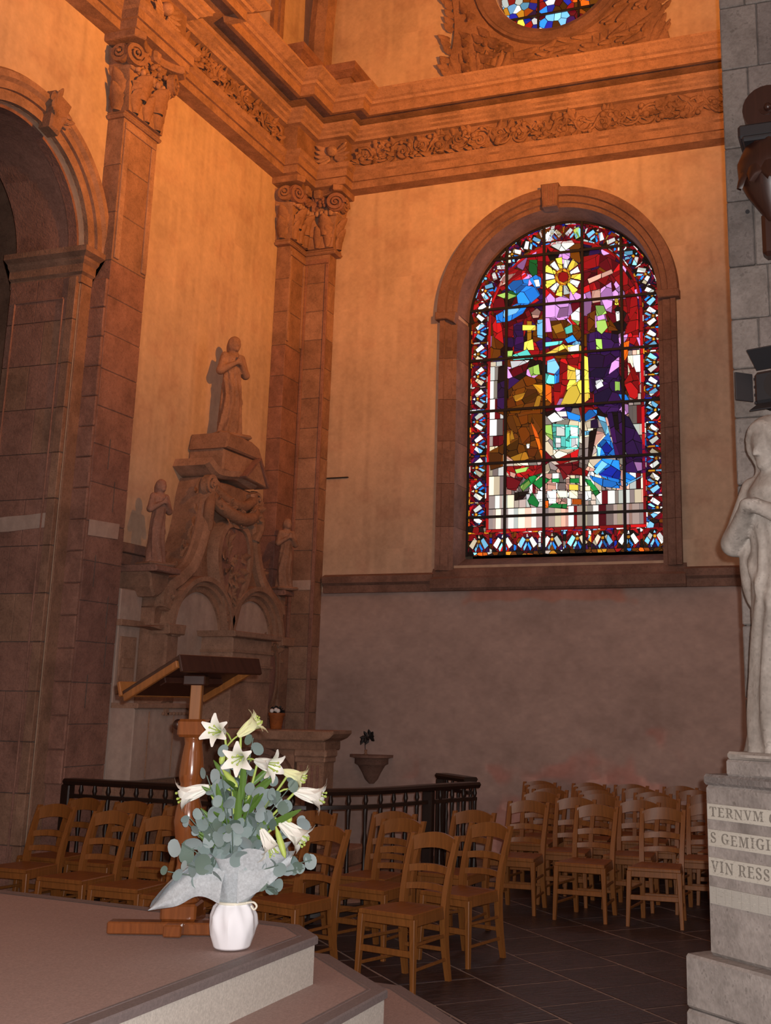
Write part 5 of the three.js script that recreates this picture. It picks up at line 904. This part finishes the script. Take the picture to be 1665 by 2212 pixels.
// ---- altar table
{
  const a = thing('stone_altar', 'stone altar table with moulded slab and fluted corner pier before the altarpiece', 'altar', [0, 0, 2.415]);
  part('predella', [cbox(1.8, 0.16, 1.3, 1.45, 0.08, 0, 0.015), cbox(1.65, 0.16, 1.0, 1.38, 0.24, 0, 0.015)], M.stoneB, a);
  part('mensa_slab', [prism([[0.86, 1.33], [1.96, 1.33], [2.03, 1.36], [2.07, 1.40], [2.07, 1.43], [0.86, 1.43]], 0.43, 0.012).translate(0, 0, -0.215)], M.stone, a);
  part('body', [box(0.75, 1.0, 0.28, 1.25, 0.83, 0), cbox(1.1, 0.09, 0.36, 1.42, 1.285, 0, 0.01)], M.stoneB, a);
  for (const z of [0.05]) { part('corner_pier', [cbox(0.30, 0.92, 0.24, 1.81, 0.78, z, 0.012)], M.stone, a); part('pier_cap', [cbox(0.36, 0.08, 0.28, 1.81, 1.21, z, 0.02), cbox(0.33, 0.05, 0.26, 1.81, 1.15, z, 0.01)], M.stoneC, a); part('fluting', [-0.09, -0.03, 0.03, 0.09].map(o => cbox(0.025, 0.72, 0.02, 1.81 + o, 0.74, z + Math.sign(z) * 0.122, 0.004)), M.red, a); }
  const crv = spline2([[0.88, 0.4], [0.88, 0.9], [0.95, 1.14], [1.1, 1.2], [1.4, 1.18], [1.56, 1.04], [1.6, 0.8], [1.52, 0.4]], 36);
  part('curved_end_panel', prism([...crv], 0.05, 0.012).translate(0, 0, 0.13), M.frame, a); part('end_panel_rim', sweep(crv, [[0, 0], [0, 0.08], [0.05, 0.08], [0.05, 0]]).translate(0, 0, 0.13), M.frame, a); part('scroll', at(voluteGeo(0.12, 0.05, 2, 1), 1.1, 0.95, 0.18), M.stoneB, a);
  const p = thing('flower_pot', 'small terracotta pot of dark flowers on the altar slab', 'flower pot', [1.33, 1.432, 2.42]);
  part('pot', lathe([[0, 0], [0.055, 0], [0.075, 0.13], [0.085, 0.13], [0.085, 0.16], [0.07, 0.16], [0.065, 0.13]], 18), M.terra, p); const g = [], q = rng(5); for (let i = 0; i < 40; i++) g.push(at(leafGeo(0.09, 0.05, 0.04, 2, 3, 4), 0, 0.15, 0, q() * 6.3, q() * 1.1)); part('dark_leaves', g, M.iron, p); part('white_blooms', [[0.02, 0.19, 0.06], [-0.02, 0.18, 0.07], [0.04, 0.18, 0.05]].map(c => new THREE.IcosahedronGeometry(0.022, 1).translate(...c)), M.petalW, p);
}
// ---- small bracket shelf on the end wall with a sprig
{
  const b = thing('wall_bracket', 'broken-edged stone corbel shelf on the end wall below the window', 'corbel', [1.33, 0, 0.0]);
  const prof = [[0.03, 0.77], [0.08, 0.82], [0.12, 0.9], [0.17, 0.98], [0.21, 1.0], [0.21, 1.06], [0.27, 1.08]];
  const half = new THREE.LatheGeometry(prof.map(([x, y]) => new THREE.Vector2(x, y)), 9, -PI / 2, PI); part('corbel', [half, new THREE.CylinderGeometry(0.27, 0.27, 0.03, 18, 1, false, -PI / 2, PI).translate(0, 1.09, 0), box(0.5, 0.02, 0.01, 0, 1.09, 0.006)], M.frame, b);
  const s = thing('dried_sprig', 'dark dried flower sprig standing on the wall corbel', 'flower', [1.30, 1.106, 0.13]); part('stem', tube([[0, 0, 0], [-0.01, 0.12, 0], [0.015, 0.22, 0.01]], 0.006, 8, 5), M.darkwood, s); const q = rng(3); part('flower_head', Array.from({ length: 12 }, () => at(leafGeo(0.09, 0.05, 0.03, 2, 3, 4), 0.015 + (q() - 0.5) * 0.1, 0.21 + (q() - 0.5) * 0.04, 0.01, 0, 0, q() * 6)), M.iron, s); part('vase_foot', lathe([[0, 0], [0.03, 0], [0.012, 0.02], [0.02, 0.05], [0.012, 0.06]], 10), M.carved, s);
}

// ================================================================ communion rail
function railing(label, pts, h, group) {
  const curve = new THREE.CatmullRomCurve3(pts.map(([x, z]) => V(x, 0, z)), false, 'centripetal'), L = curve.getLength(), n = Math.max(12, Math.round(L / 0.12)), sp = curve.getSpacedPoints(n).map(p => [p.x, p.z]);
  const t = thing('communion_rail', label, 'railing', [0, 0, 0]);
  part('handrail', planSweep(sp, [[-0.06, h - 0.05], [0.06, h - 0.05], [0.075, h - 0.02], [0.06, h], [-0.06, h], [-0.075, h - 0.02], [-0.06, h - 0.05]], 0.6), M.rail, t);
  part('bottom_rail', planSweep(sp, [[-0.05, 0.05], [0.05, 0.05], [0.05, 0.13], [-0.05, 0.13], [-0.05, 0.05]], 0.6), M.rail, t); part('under_rail', planSweep(sp, [[-0.03, h - 0.16], [0.03, h - 0.16], [0.03, h - 0.13], [-0.03, h - 0.13], [-0.03, h - 0.16]], 0.6), M.rail, t);
  const bal = fin(lathe([[0.016, 0.13], [0.022, 0.2], [0.03, 0.3], [0.018, 0.4], [0.014, 0.55], [0.022, 0.62], [0.014, 0.68], [0.02, h - 0.16]], 8)); bal.userData.ready = true;
  const knob = fin(lathe([[0.012, h - 0.13], [0.022, h - 0.1], [0.012, h - 0.05]], 8)); knob.userData.ready = true;
  const m = Math.round(L / 0.155); curve.getSpacedPoints(m).forEach((p, i) => { if (i % 8 === 0) part('newel_post', cbox(0.09, h - 0.05, 0.09, p.x, (h - 0.05) / 2, p.z, 0.01), M.rail, t); else { const b = part('baluster', bal, M.rail, t); b.position.set(p.x, 0, p.z); const k = part('spindle', knob, M.rail, b); } });
  return t;
}
railing('dark wooden communion rail curving round the altar bay', [[0.36, 4.36], [1.46, 4.46], [2.6, 4.5], [3.1, 4.15], [3.4, 3.4], [3.62, 2.85]], 1.02);
railing('short dark gate section of railing standing near the end wall', [[2.86, 1.7], [3.1, 1.95], [3.36, 2.22]], 1.02);

// ================================================================ rush-style wooden church chairs
function makeChair(mats) {
  const [m1, m2] = mats, c = thing('church_chair', '', 'chair');
  const W = 0.2, B = 0.165, D = 0.19;
  part('seat', at(prism([[-W - 0.012, D + 0.02], [-B - 0.005, -D + 0.01], [B + 0.005, -D + 0.01], [W + 0.012, D + 0.02]].reverse(), 0.026, 0.006), 0, 0.47, 0, 0, PI / 2), m1, c);
  part('seat_rail', bar([-W, 0.425, D], [W, 0.425, D], 0.055, 0.022), m1, c); part('seat_rail', bar([-B, 0.425, -D], [B, 0.425, -D], 0.055, 0.022), m2, c);
  for (const s of [-1, 1]) {
    part('seat_rail', bar([s * W, 0.425, D], [s * B, 0.425, -D], 0.022, 0.055), m2, c);
    part('front_leg', bar([s * (W + 0.016), 0, D + 0.012], [s * W, 0.447, D], 0.029, 0.029, 1.4), m1, c);
    const pts = [[s * (B + 0.005), 0, -D - 0.05], [s * B, 0.22, -D - 0.012], [s * B, 0.45, -D], [s * (B + 0.006), 0.7, -D - 0.05], [s * (B + 0.012), 0.915, -D - 0.12]];
    const q = []; const cs = new THREE.CatmullRomCurve3(pts.map(p => V(...p))); const N = 10; const ring = k => { const p = cs.getPoint(k / N), w = lerp(0.017, 0.02, sin(PI * k / N)), d = lerp(0.014, 0.023, sin(PI * k / N)); return [[p.x - w, p.y, p.z - d], [p.x + w, p.y, p.z - d], [p.x + w, p.y, p.z + d], [p.x - w, p.y, p.z + d]]; };
    for (let k = 0; k < N; k++) { const a = ring(k), b = ring(k + 1); for (let e = 0; e < 4; e++) q.push([a[e], b[e], b[(e + 1) % 4], a[(e + 1) % 4]]); } q.push(ring(N), ring(0).reverse());
    part('back_post', toCreasedNormals(quadsGeo(q), 0.5), m1, c);
    for (const y of [0.14, 0.29]) part('side_stretcher', bar([s * (W + 0.008), y, D + 0.006], [s * (B + 0.003), y, -D - 0.018], 0.016, 0.02), m2, c);
  }
  part('front_stretcher', bar([-W - 0.008, 0.235, D + 0.006], [W + 0.008, 0.235, D + 0.006], 0.04, 0.016), m1, c); part('rear_stretcher', bar([-B, 0.2, -D - 0.016], [B, 0.2, -D - 0.016], 0.026, 0.016), m2, c);
  const slat = (y0, y1, arch, z0, m, name) => { // curved board between the posts, bowed backwards
    const n = 10, q = [], zz = x => z0 - 0.03 * (1 - (x / B) ** 2), f = 0.009; const P = (i, top, d) => { const x = lerp(-B - 0.008, B + 0.008, i / n), k = 1 - (x / B) ** 2; return [x, top ? y1 + arch * k : y0 + arch * 0.75 * k, zz(x) + d]; };
    for (let i = 0; i < n; i++) q.push([P(i, 0, f), P(i + 1, 0, f), P(i + 1, 1, f), P(i, 1, f)], [P(i, 1, -f), P(i + 1, 1, -f), P(i + 1, 0, -f), P(i, 0, -f)], [P(i, 1, f), P(i + 1, 1, f), P(i + 1, 1, -f), P(i, 1, -f)], [P(i, 0, -f), P(i + 1, 0, -f), P(i + 1, 0, f), P(i, 0, f)]);
    part(name, toCreasedNormals(quadsGeo(q), 0.5), m, c); };
  slat(0.80, 0.895, 0.035, -D - 0.1, m1, 'top_rail'); slat(0.665, 0.71, 0.016, -D - 0.045, m1, 'back_slat'); slat(0.555, 0.595, 0.012, -D - 0.012, m2, 'back_slat');
  c.scale.y = 0.945; return c;
}
{
  const kinds = [[M.chair, M.chairB], [M.chairB, M.chair], [M.chair, M.chairD]].map(makeChair), used = [false, false, false];
  const put = (k, x, z, turn, label, group) => { if (!used[k]) { used[k] = true; const c = kinds[k]; c.position.set(x, 0, z); c.rotation.y = turn; c.userData.label = label; if (group) c.userData.group = group; return c; } return dup(kinds[k], [x, 0, z], turn, label, group); };
  put(0, 4.27, 6.02, -0.25, 'honey-coloured wooden chair turned askew, standing foremost beside the platform steps');
  put(0, 3.46, 5.98, -0.30, 'honey-coloured wooden chair behind the lily bouquet with its seat at the platform edge');
  put(0, 3.72, 5.22, -0.22, 'wooden chair second behind the foremost askew chair, nearest the communion rail bend');
  put(0, 4.36, 5.2, -0.34, 'wooden chair directly behind the foremost askew chair, facing the platform');
  const front = 'front row of chairs facing the platform beside the pedestal';
  put(0, 4.12, 3.14, -0.03, 'wooden chair at the aisle end of the front row facing the platform', front); put(0, 4.76, 3.26, -0.06, 'wooden chair in the middle of the front row facing the platform', front); put(0, 5.36, 3.28, 0.02, 'wooden chair of the front row standing beside the inscribed pedestal', front);
  const rows = ['brown wooden chair in the row right behind the front row', 'brown wooden chair in the third row from the platform', 'brown wooden chair in the middle row below the stained window', 'brown wooden chair in the last but one row before the end wall', 'brown wooden chair in the last row, its back close to the end wall']; let n = 0, row = 0;
  for (const [z, xs] of [[2.58, [4.42, 5.02, 5.62]], [2.03, [3.95, 4.5, 5.1, 5.72]], [1.48, [3.85, 4.35, 4.9, 5.45, 5.95]], [0.93, [3.65, 4.15, 4.7, 5.25, 5.8]], [0.38, [3.42, 3.98, 4.5, 5.02, 5.5]]]) { for (const x of xs) put(n++ % 3, x + (rnd() - 0.5) * 0.05, z + (rnd() - 0.5) * 0.03, (rnd() - 0.5) * 0.06, rows[row], 'chair row ' + ['behind the front row', 'third from the platform', 'in the middle', 'before the last', 'along the end wall'][row]); row++; }
  const bl = ['brown wooden chair before the straight part of the communion rail', 'brown wooden chair where the communion rail starts to curve', 'brown wooden chair outside the bend of the communion rail', 'brown wooden chair between the rail end and the front row', 'brown wooden chair behind the one at the platform edge'], bg = 'chairs in front of the communion rail'; let bi = 0;
  for (const [x, z, t] of [[2.36, 5.06, -0.05], [2.92, 4.98, -0.05], [3.48, 4.74, -0.1], [3.98, 4.32, -0.15], [3.02, 5.62, -0.2]]) put(1, x, z, t, bl[bi++], bg);
  const ll = ['brown wooden chair left of the lectern, second from the left wall', 'brown wooden chair left of the lectern with its full seat in view', 'brown wooden chair half hidden behind the lectern post', 'brown wooden chair closest to the arch jamb', 'brown wooden chair between lectern post and bouquet, mostly hidden'], lg = 'chairs left of the lectern'; let q = 0;
  for (const [x, z, t] of [[0.86, 5.45, -0.06], [1.58, 5.72, -0.1], [2.16, 5.9, -0.08], [0.4, 6.0, -0.1], [2.72, 6.1, -0.12]]) put(q < 3 ? 0 : 1, x, z, t, ll[q++], lg);
  const kl = ['brown wooden chair against the communion rail end by the pilaster', 'brown wooden chair second along the communion rail from the pilaster', 'brown wooden chair third along the communion rail from the pilaster']; let ki = 0; const kz = '', kg = 'chairs by the pilaster';
  for (const [x, z, t] of [[0.66, 4.83, -0.12], [1.2, 4.92, -0.1], [1.76, 5.02, -0.08]]) put(2, x, z, t, kl[ki++], kg);
}

// ================================================================ platform with two steps
{
  const p = thing('carpeted_platform', 'brown carpeted platform with pale risers and two wrap-around steps', 'platform');
  const lv = [
    [0.63, [[4.62, 14], [4.62, 8.0], [4.42, 7.79], [1.0, 7.33]], [1.0, 14]],
    [0.42, [[4.97, 14.2], [4.97, 7.97], [4.39, 7.38], [0.65, 6.93]], [0.65, 14.2]],
    [0.21, [[5.32, 14.4], [5.32, 7.72], [4.64, 6.98], [0.3, 6.5]], [0.3, 14.4]]];
  const plan = (pts, y0, y1) => prism(pts.map(([x, z]) => [x, -z]), y1 - y0).rotateX(-PI / 2).translate(0, y0, 0);
  for (const [y, path, close] of lv) {
    part('riser', plan([...path, close].reverse(), y - 0.21, y - 0.025), M.riser, p, 'pale painted riser');
    part('tread', plan([...path, close].reverse(), y - 0.025, y), M.carpet, p, 'brown carpeted tread');
    part('nosing', planSweep(path, [[-0.055, y + 0.002], [0.008, y + 0.002], [0.014, y - 0.006], [0.014, y - 0.034], [-0.02, y - 0.034]]), M.nosing, p, 'grey edge strip');
    part('edge_line', planSweep(path, [[-0.075, y + 0.003], [-0.062, y + 0.003], [-0.062, y - 0.01], [-0.075, y - 0.01]]), M.nosing, p);
  }
}
// ---- lectern
{
  const l = thing('wooden_lectern', 'varnished wooden lectern with sloping desk and turned baluster post on the platform', 'lectern', [3.97, 0.634, 8.1], 0.335);
  part('foot', cbox(0.62, 0.055, 0.085, -0.01, 0.028, 0.14, 0.006), M.lectern, l); part('foot', cbox(0.085, 0.054, 0.52, 0.0, 0.027, -0.02, 0.006), M.lectern, l);
  part('base_block', cbox(0.17, 0.075, 0.17, 0, 0.092, 0.06, 0.01), M.lectern, l);
  part('turned_post', lathe([[0.0, 0.125], [0.075, 0.125], [0.078, 0.14], [0.06, 0.16], [0.062, 0.2], [0.072, 0.22], [0.05, 0.25], [0.04, 0.30], [0.045, 0.36], [0.062, 0.44], [0.07, 0.5], [0.062, 0.56], [0.045, 0.61], [0.05, 0.635], [0.056, 0.65], [0.05, 0.67], [0.058, 0.69], [0.061, 0.72], [0.058, 0.76], [0.05, 0.82], [0.043, 0.86], [0.047, 0.885], [0.052, 0.895], [0, 0.9]], 32).translate(0, 0, 0.06), M.lectern, l);
  part('capital_block', [cbox(0.14, 0.085, 0.14, 0, 0.935, 0.06, 0.012)], M.lectern, l);
  for (const s of [-1, 1]) part('clamp_knob', new THREE.SphereGeometry(0.026, 12, 10).translate(s * 0.085, 0.95, 0.05), M.darkwood, l);
  part('upper_post', cbox(0.056, 0.2, 0.05, 0, 1.07, 0.06, 0.004), M.chair, l);
  const ex = V(-0.628, 0, 0.778), ey = V(0.345, 0.175, 0.28).normalize(), ez = ex.clone().cross(ey), B = new THREE.Matrix4().makeBasis(ex, ey, ez).setPosition(-0.05, 1.18, 0.0);
  const D = (n, g, m) => part(n, g.applyMatrix4(B), m, l);
  D('desk_board', cbox(0.5, 0.47, 0.022, 0, 0, 0, 0.004), M.darkwood); D('book_ledge', merge([cbox(0.52, 0.022, 0.075, 0, -0.236, 0.025, 0.004)]), M.chairD);
  D('desk_rear_board', cbox(0.5, 0.02, 0.085, 0, 0.236, -0.03, 0.004), M.darkwood); for (const s of [-1, 1]) D('desk_side_rail', cbox(0.022, 0.44, 0.036, s * 0.245, 0, -0.026, 0.004), M.chairD);
  D('desk_batten', merge([cbox(0.36, 0.05, 0.03, 0, 0.0, -0.026, 0.004)]), M.darkwood);
  part('desk_bracket', [cbox(0.11, 0.05, 0.1, -0.01, 1.165, 0.05, 0.006)], M.darkwood, l);
}
// ---- bouquet of lilies
{
  const b = thing('lily_bouquet', 'bouquet of white lilies and grey eucalyptus in a white wrapped pot', 'flower pot', [4.42, 0.634, 8.42], 0.335);
  const r = rng(91), P = (px, py, z) => [(px - 497) / 487, (2050 - py) / 487, z];
  // wrapped pot with pleats
  const pot = new THREE.LatheGeometry([[0, 0.002], [0.074, 0.002], [0.082, 0.012], [0.098, 0.06], [0.106, 0.1], [0.103, 0.14], [0.088, 0.175], [0.068, 0.195]].map(p => new THREE.Vector2(...p)), 72), pp = pot.attributes.position;
  for (let i = 0; i < pp.count; i++) { const x = pp.getX(i), y = pp.getY(i), z = pp.getZ(i), a = Math.atan2(z, x), k = 1 + (0.05 * (1 - 2 * abs(sin(a * 3.5 + y * 9))) + 0.035 * (1 - 2 * abs(sin(a * 5 - y * 16)))) * smooth(y * 9); pp.setXYZ(i, x * k, y, z * k); } pot.computeVertexNormals();
  part('wrapped_pot', pot, M.paper, b, 'white paper wrapped round the pot in pleats');
  part('ribbon', [new THREE.TorusGeometry(0.072, 0.008, 6, 40).rotateX(PI / 2).scale(1, 0.8, 1).translate(0, 0.194, 0), tube([[0.06, 0.196, 0.04], [0.1, 0.2, 0.06], [0.112, 0.185, 0.06], [0.1, 0.17, 0.055], [0.085, 0.185, 0.05]], 0.005, 20, 5)], M.ribbon, b, 'cream ribbon tied round the wrap');
  const sheet = (f, nu, nv) => { const g = new THREE.PlaneGeometry(1, 1, nu, nv), p = g.attributes.position; for (let i = 0; i < p.count; i++) p.setXYZ(i, ...f(p.getX(i) + 0.5, p.getY(i) + 0.5)); g.computeVertexNormals(); return g; };
  const bump = (a, c, w) => { let d = abs(a - c); if (d > PI) d = 2 * PI - d; return Math.exp(-d * d / w / w); };
  part('paper_collar', sheet((u, v) => { const a = u * 2 * PI, R = 0.16 + 0.20 * bump(a, PI * 1.08, 0.5) + 0.12 * bump(a, 5.9, 0.6) + 0.02 * sin(a * 6), h = 0.43 - 0.24 * bump(a, PI * 1.08, 0.45) - 0.02 * bump(a, PI * 1.5, 0.7) + 0.02 * sin(a * 5 + 1); const rr = lerp(0.066, R, Math.pow(v, 0.9)) * (1 + 0.05 * sin(a * 9) * v); return [rr * cos(a), 0.195 + (h - 0.195) * v + 0.12 * sin(PI * v) * bump(a, PI * 1.08, 0.8), -rr * sin(a) * 0.85]; }, 64, 10), M.organza, b, 'grey white crinkled paper flaring above the ribbon');
  const wing = (name, top, bot, z0, z1, m) => { const tc = new THREE.CatmullRomCurve3(top.map(p => V(...P(p[0], p[1], 0)))), bc = new THREE.CatmullRomCurve3(bot.map(p => V(...P(p[0], p[1], 0)))), nz = valueNoise(top[0][0], 16);
    part(name, sheet((u, v) => { const a = tc.getPoint(u), b2 = bc.getPoint(u); return [lerp(b2.x, a.x, v), lerp(b2.y, a.y, v), lerp(z0, z1, u) + 0.03 * sin(PI * v) - 0.04 * v + 0.022 * (nz(u * 6, v * 4) - 0.5)]; }, 18, 8), m, b, 'crinkled sheet of grey white paper spread to the side'); };
  wing('paper_wing', [[328, 1964], [372, 1906], [424, 1870], [488, 1860]], [[328, 1966], [388, 1956], [432, 1936], [478, 1950]], 0.13, 0.13, M.organza);
  wing('paper_wing', [[628, 1846], [585, 1850], [545, 1866], [512, 1868]], [[622, 1872], [586, 1908], [552, 1930], [515, 1950]], 0.10, 0.12, M.organza);
  // lilies
  const petal = sheet((u, v) => { const s = u * 2 - 1, t = v, w = 0.026 * Math.pow(sin(PI * clamp(0.1 + 0.86 * t)), 0.8), rho = 0.007 + 0.014 * t + 0.05 * Math.pow(t, 3.2) - 0.32 * w * s * s; return [s * w, rho, 0.145 * (t - 0.26 * Math.pow(t, 5))]; }, 4, 10); const petalG = fin(petal); petalG.userData.ready = true;
  const stam = fin(merge([0, 1, 2, 3, 4].map(i => tube([[0, 0, 0.02], [0.008 * cos(i * 1.26), 0.008 * sin(i * 1.26), 0.07], [0.018 * cos(i * 1.26), 0.018 * sin(i * 1.26), 0.115]], 0.0022, 6, 4)).concat([0, 1, 2, 3, 4].map(i => new THREE.SphereGeometry(0.005, 6, 4).translate(0.018 * cos(i * 1.26), 0.018 * sin(i * 1.26), 0.115))))); stam.userData.ready = true;
  const lily = (a, c, k = 1, m = M.petal) => { k *= 1.14; const g = new THREE.Group(); g.name = 'lily'; const d = V(c[0] - a[0], c[1] - a[1], c[2] - a[2]).normalize(); g.position.set(...a); g.quaternion.setFromUnitVectors(V(0, 0, 1), d); g.scale.setScalar(k); b.add(g);
    for (let i = 0; i < 6; i++) { const q = part('petal', petalG, m, g); q.rotation.z = i * PI / 3; if (i & 1) q.scale.set(0.86, 0.95, 0.98); } part('stamens', stam, M.bud, g); part('flower_stalk', tube([[0, 0, 0.01], [0, -0.0, -0.03], [-d.x * 0.02, -0.03, -0.07]], 0.004, 6, 5), M.bud, g); };
  lily(P(455, 1600, 0.02), P(438, 1592, 0.16), 0.95); lily(P(486, 1606, 0.02), P(556, 1552, 0.03), 0.93, M.petalY); lily(P(508, 1648, 0.06), P(500, 1655, 0.2), 1.0); lily(P(530, 1658, 0.05), P(590, 1672, 0.12), 0.98); lily(P(590, 1680, 0.02), P(655, 1702, 0.03), 0.85, M.petalY);
  lily(P(432, 1716, 0.05), P(352, 1742, 0.08), 1.1); lily(P(618, 1722, 0.03), P(696, 1738, 0.03), 1.1); lily(P(558, 1800, 0.12), P(592, 1850, 0.16), 0.95); lily(P(592, 1785, 0.08), P(662, 1832, 0.1), 1.15);
  const budG = (a, c, k = 1) => { const L = hyp(c[0] - a[0], c[1] - a[1], c[2] - a[2]), g = lathe([[0.003, 0], [0.012, L * 0.25], [0.015, L * 0.6], [0.01, L * 0.88], [0, L]], 10); g.applyQuaternion(new THREE.Quaternion().setFromUnitVectors(V(0, 1, 0), V(c[0] - a[0], c[1] - a[1], c[2] - a[2]).normalize())); part('lily_bud', g.translate(...a), M.bud, b, 'closed green lily bud'); };
  budG(P(462, 1678, 0.08), P(500, 1714, 0.1)); budG(P(590, 1792, 0.14), P(616, 1856, 0.16)); budG(P(460, 1640, 0.05), P(455, 1668, 0.06)); budG(P(610, 1770, 0.08), P(618, 1785, 0.1));
  // main stems and lance-shaped leaves
  for (const [x, y, z] of [P(505, 1650, 0.05), P(455, 1605, 0.01), P(490, 1600, 0), P(535, 1660, 0.04), P(600, 1690, 0), P(430, 1718, 0.04), P(622, 1722, 0.02), P(592, 1787, 0.07)]) part('lily_stem', tube([[0, 0.3, 0.0], [x * 0.35, lerp(0.3, y, 0.5), z * 0.6], [x, y, z]], 0.006, 16, 5), M.bud, b);
  const blade = (a, c, w) => { const d = V(c[0] - a[0], c[1] - a[1], c[2] - a[2]), L = d.length(), g = leafGeo(L, w, L * 0.18, 0, 3, 8); g.applyQuaternion(new THREE.Quaternion().setFromUnitVectors(V(0, 1, 0), d.normalize())); part('lance_leaf', g.translate(...a), M.leafG, b); };
  blade(P(508, 1740, 0.08), P(512, 1650, 0.1), 0.03); blade(P(500, 1850, 0.09), P(508, 1700, 0.1), 0.035); blade(P(560, 1800, 0.07), P(650, 1750, 0.12), 0.03); blade(P(545, 1830, 0.08), P(570, 1770, 0.12), 0.028); blade(P(470, 1790, 0.08), P(455, 1700, 0.1), 0.03); for (let i = 0; i < 26; i++) { const a = r() * 2 * PI, h = 0.36 + r() * 0.32; blade([0.03 * cos(a), h, 0.04 + 0.03 * sin(a)], [0.17 * cos(a), h + 0.05 + r() * 0.1, 0.04 + 0.15 * sin(a)], 0.028); }
  // eucalyptus sprays: round grey leaves in pairs on thin stems
  const disc = [0.021, 0.028, 0.034].map(R => { const g = new THREE.CircleGeometry(R, 14), p = g.attributes.position; for (let i = 0; i < p.count; i++) { const x = p.getX(i), y = p.getY(i); const an = Math.atan2(x, y), kk = 1 + 0.10 * cos(an * 2 + R * 90) - 0.14 * Math.pow(max(0, cos(an - PI)), 8); p.setXYZ(i, x * kk, y * kk + R, 6 * (x * x) + 3 * y * y); } g.computeVertexNormals(); const f = fin(g); f.userData.ready = true; return f; });
  const tips = [P(420, 1850, 0.12), P(368, 1885, 0.17), P(410, 1870, 0.18), P(400, 1780, 0.1), P(430, 1690, 0.1), P(465, 1690, 0.12), P(520, 1610, 0.02), P(470, 1640, 0.06), P(585, 1720, 0.12), P(620, 1700, 0.05), P(570, 1760, 0.15), P(650, 1880, 0.08), P(665, 1865, 0.04), P(600, 1870, 0.14), P(600, 1920, 0.12), P(548, 1835, 0.14), P(448, 1815, 0.12), P(500, 1790, 0.18), P(540, 1720, 0.14), P(430, 1760, 0.16), P(390, 1830, 0.14), P(480, 1740, 0.2), P(610, 1745, 0.1), P(560, 1690, -0.06), P(440, 1720, -0.1), P(640, 1790, -0.05), P(380, 1800, -0.06)];
  let count = 0;
  for (const t of tips) {
    const c = new THREE.CatmullRomCurve3([V(0, 0.26, 0.02), V(t[0] * 0.4, lerp(0.26, t[1], 0.55), t[2] * 0.5 + 0.02), V(...t)]); part('eucalyptus_stem', new THREE.TubeGeometry(c, 10, 0.0028, 4), M.eucaC, b);
    for (let k = 0; k < 8 && count < 250; k++) { const u = 0.35 + 0.65 * k / 7, p = c.getPoint(u), q = part('eucalyptus_leaf', disc[Math.floor(r() * 3)], pick([M.euca, M.eucaB, M.euca, M.eucaC]), b); count++; q.position.copy(p); q.rotation.set((r() - 0.35) * 1.4, (r() - 0.5) * 1.6, (k & 1 ? 1 : -1) * (0.7 + r() * 1.2) + (k === 7 ? 0.5 : 0)); q.scale.setScalar(0.8 + r() * 0.45); }
  }
}
renderer.render(scene, camera);
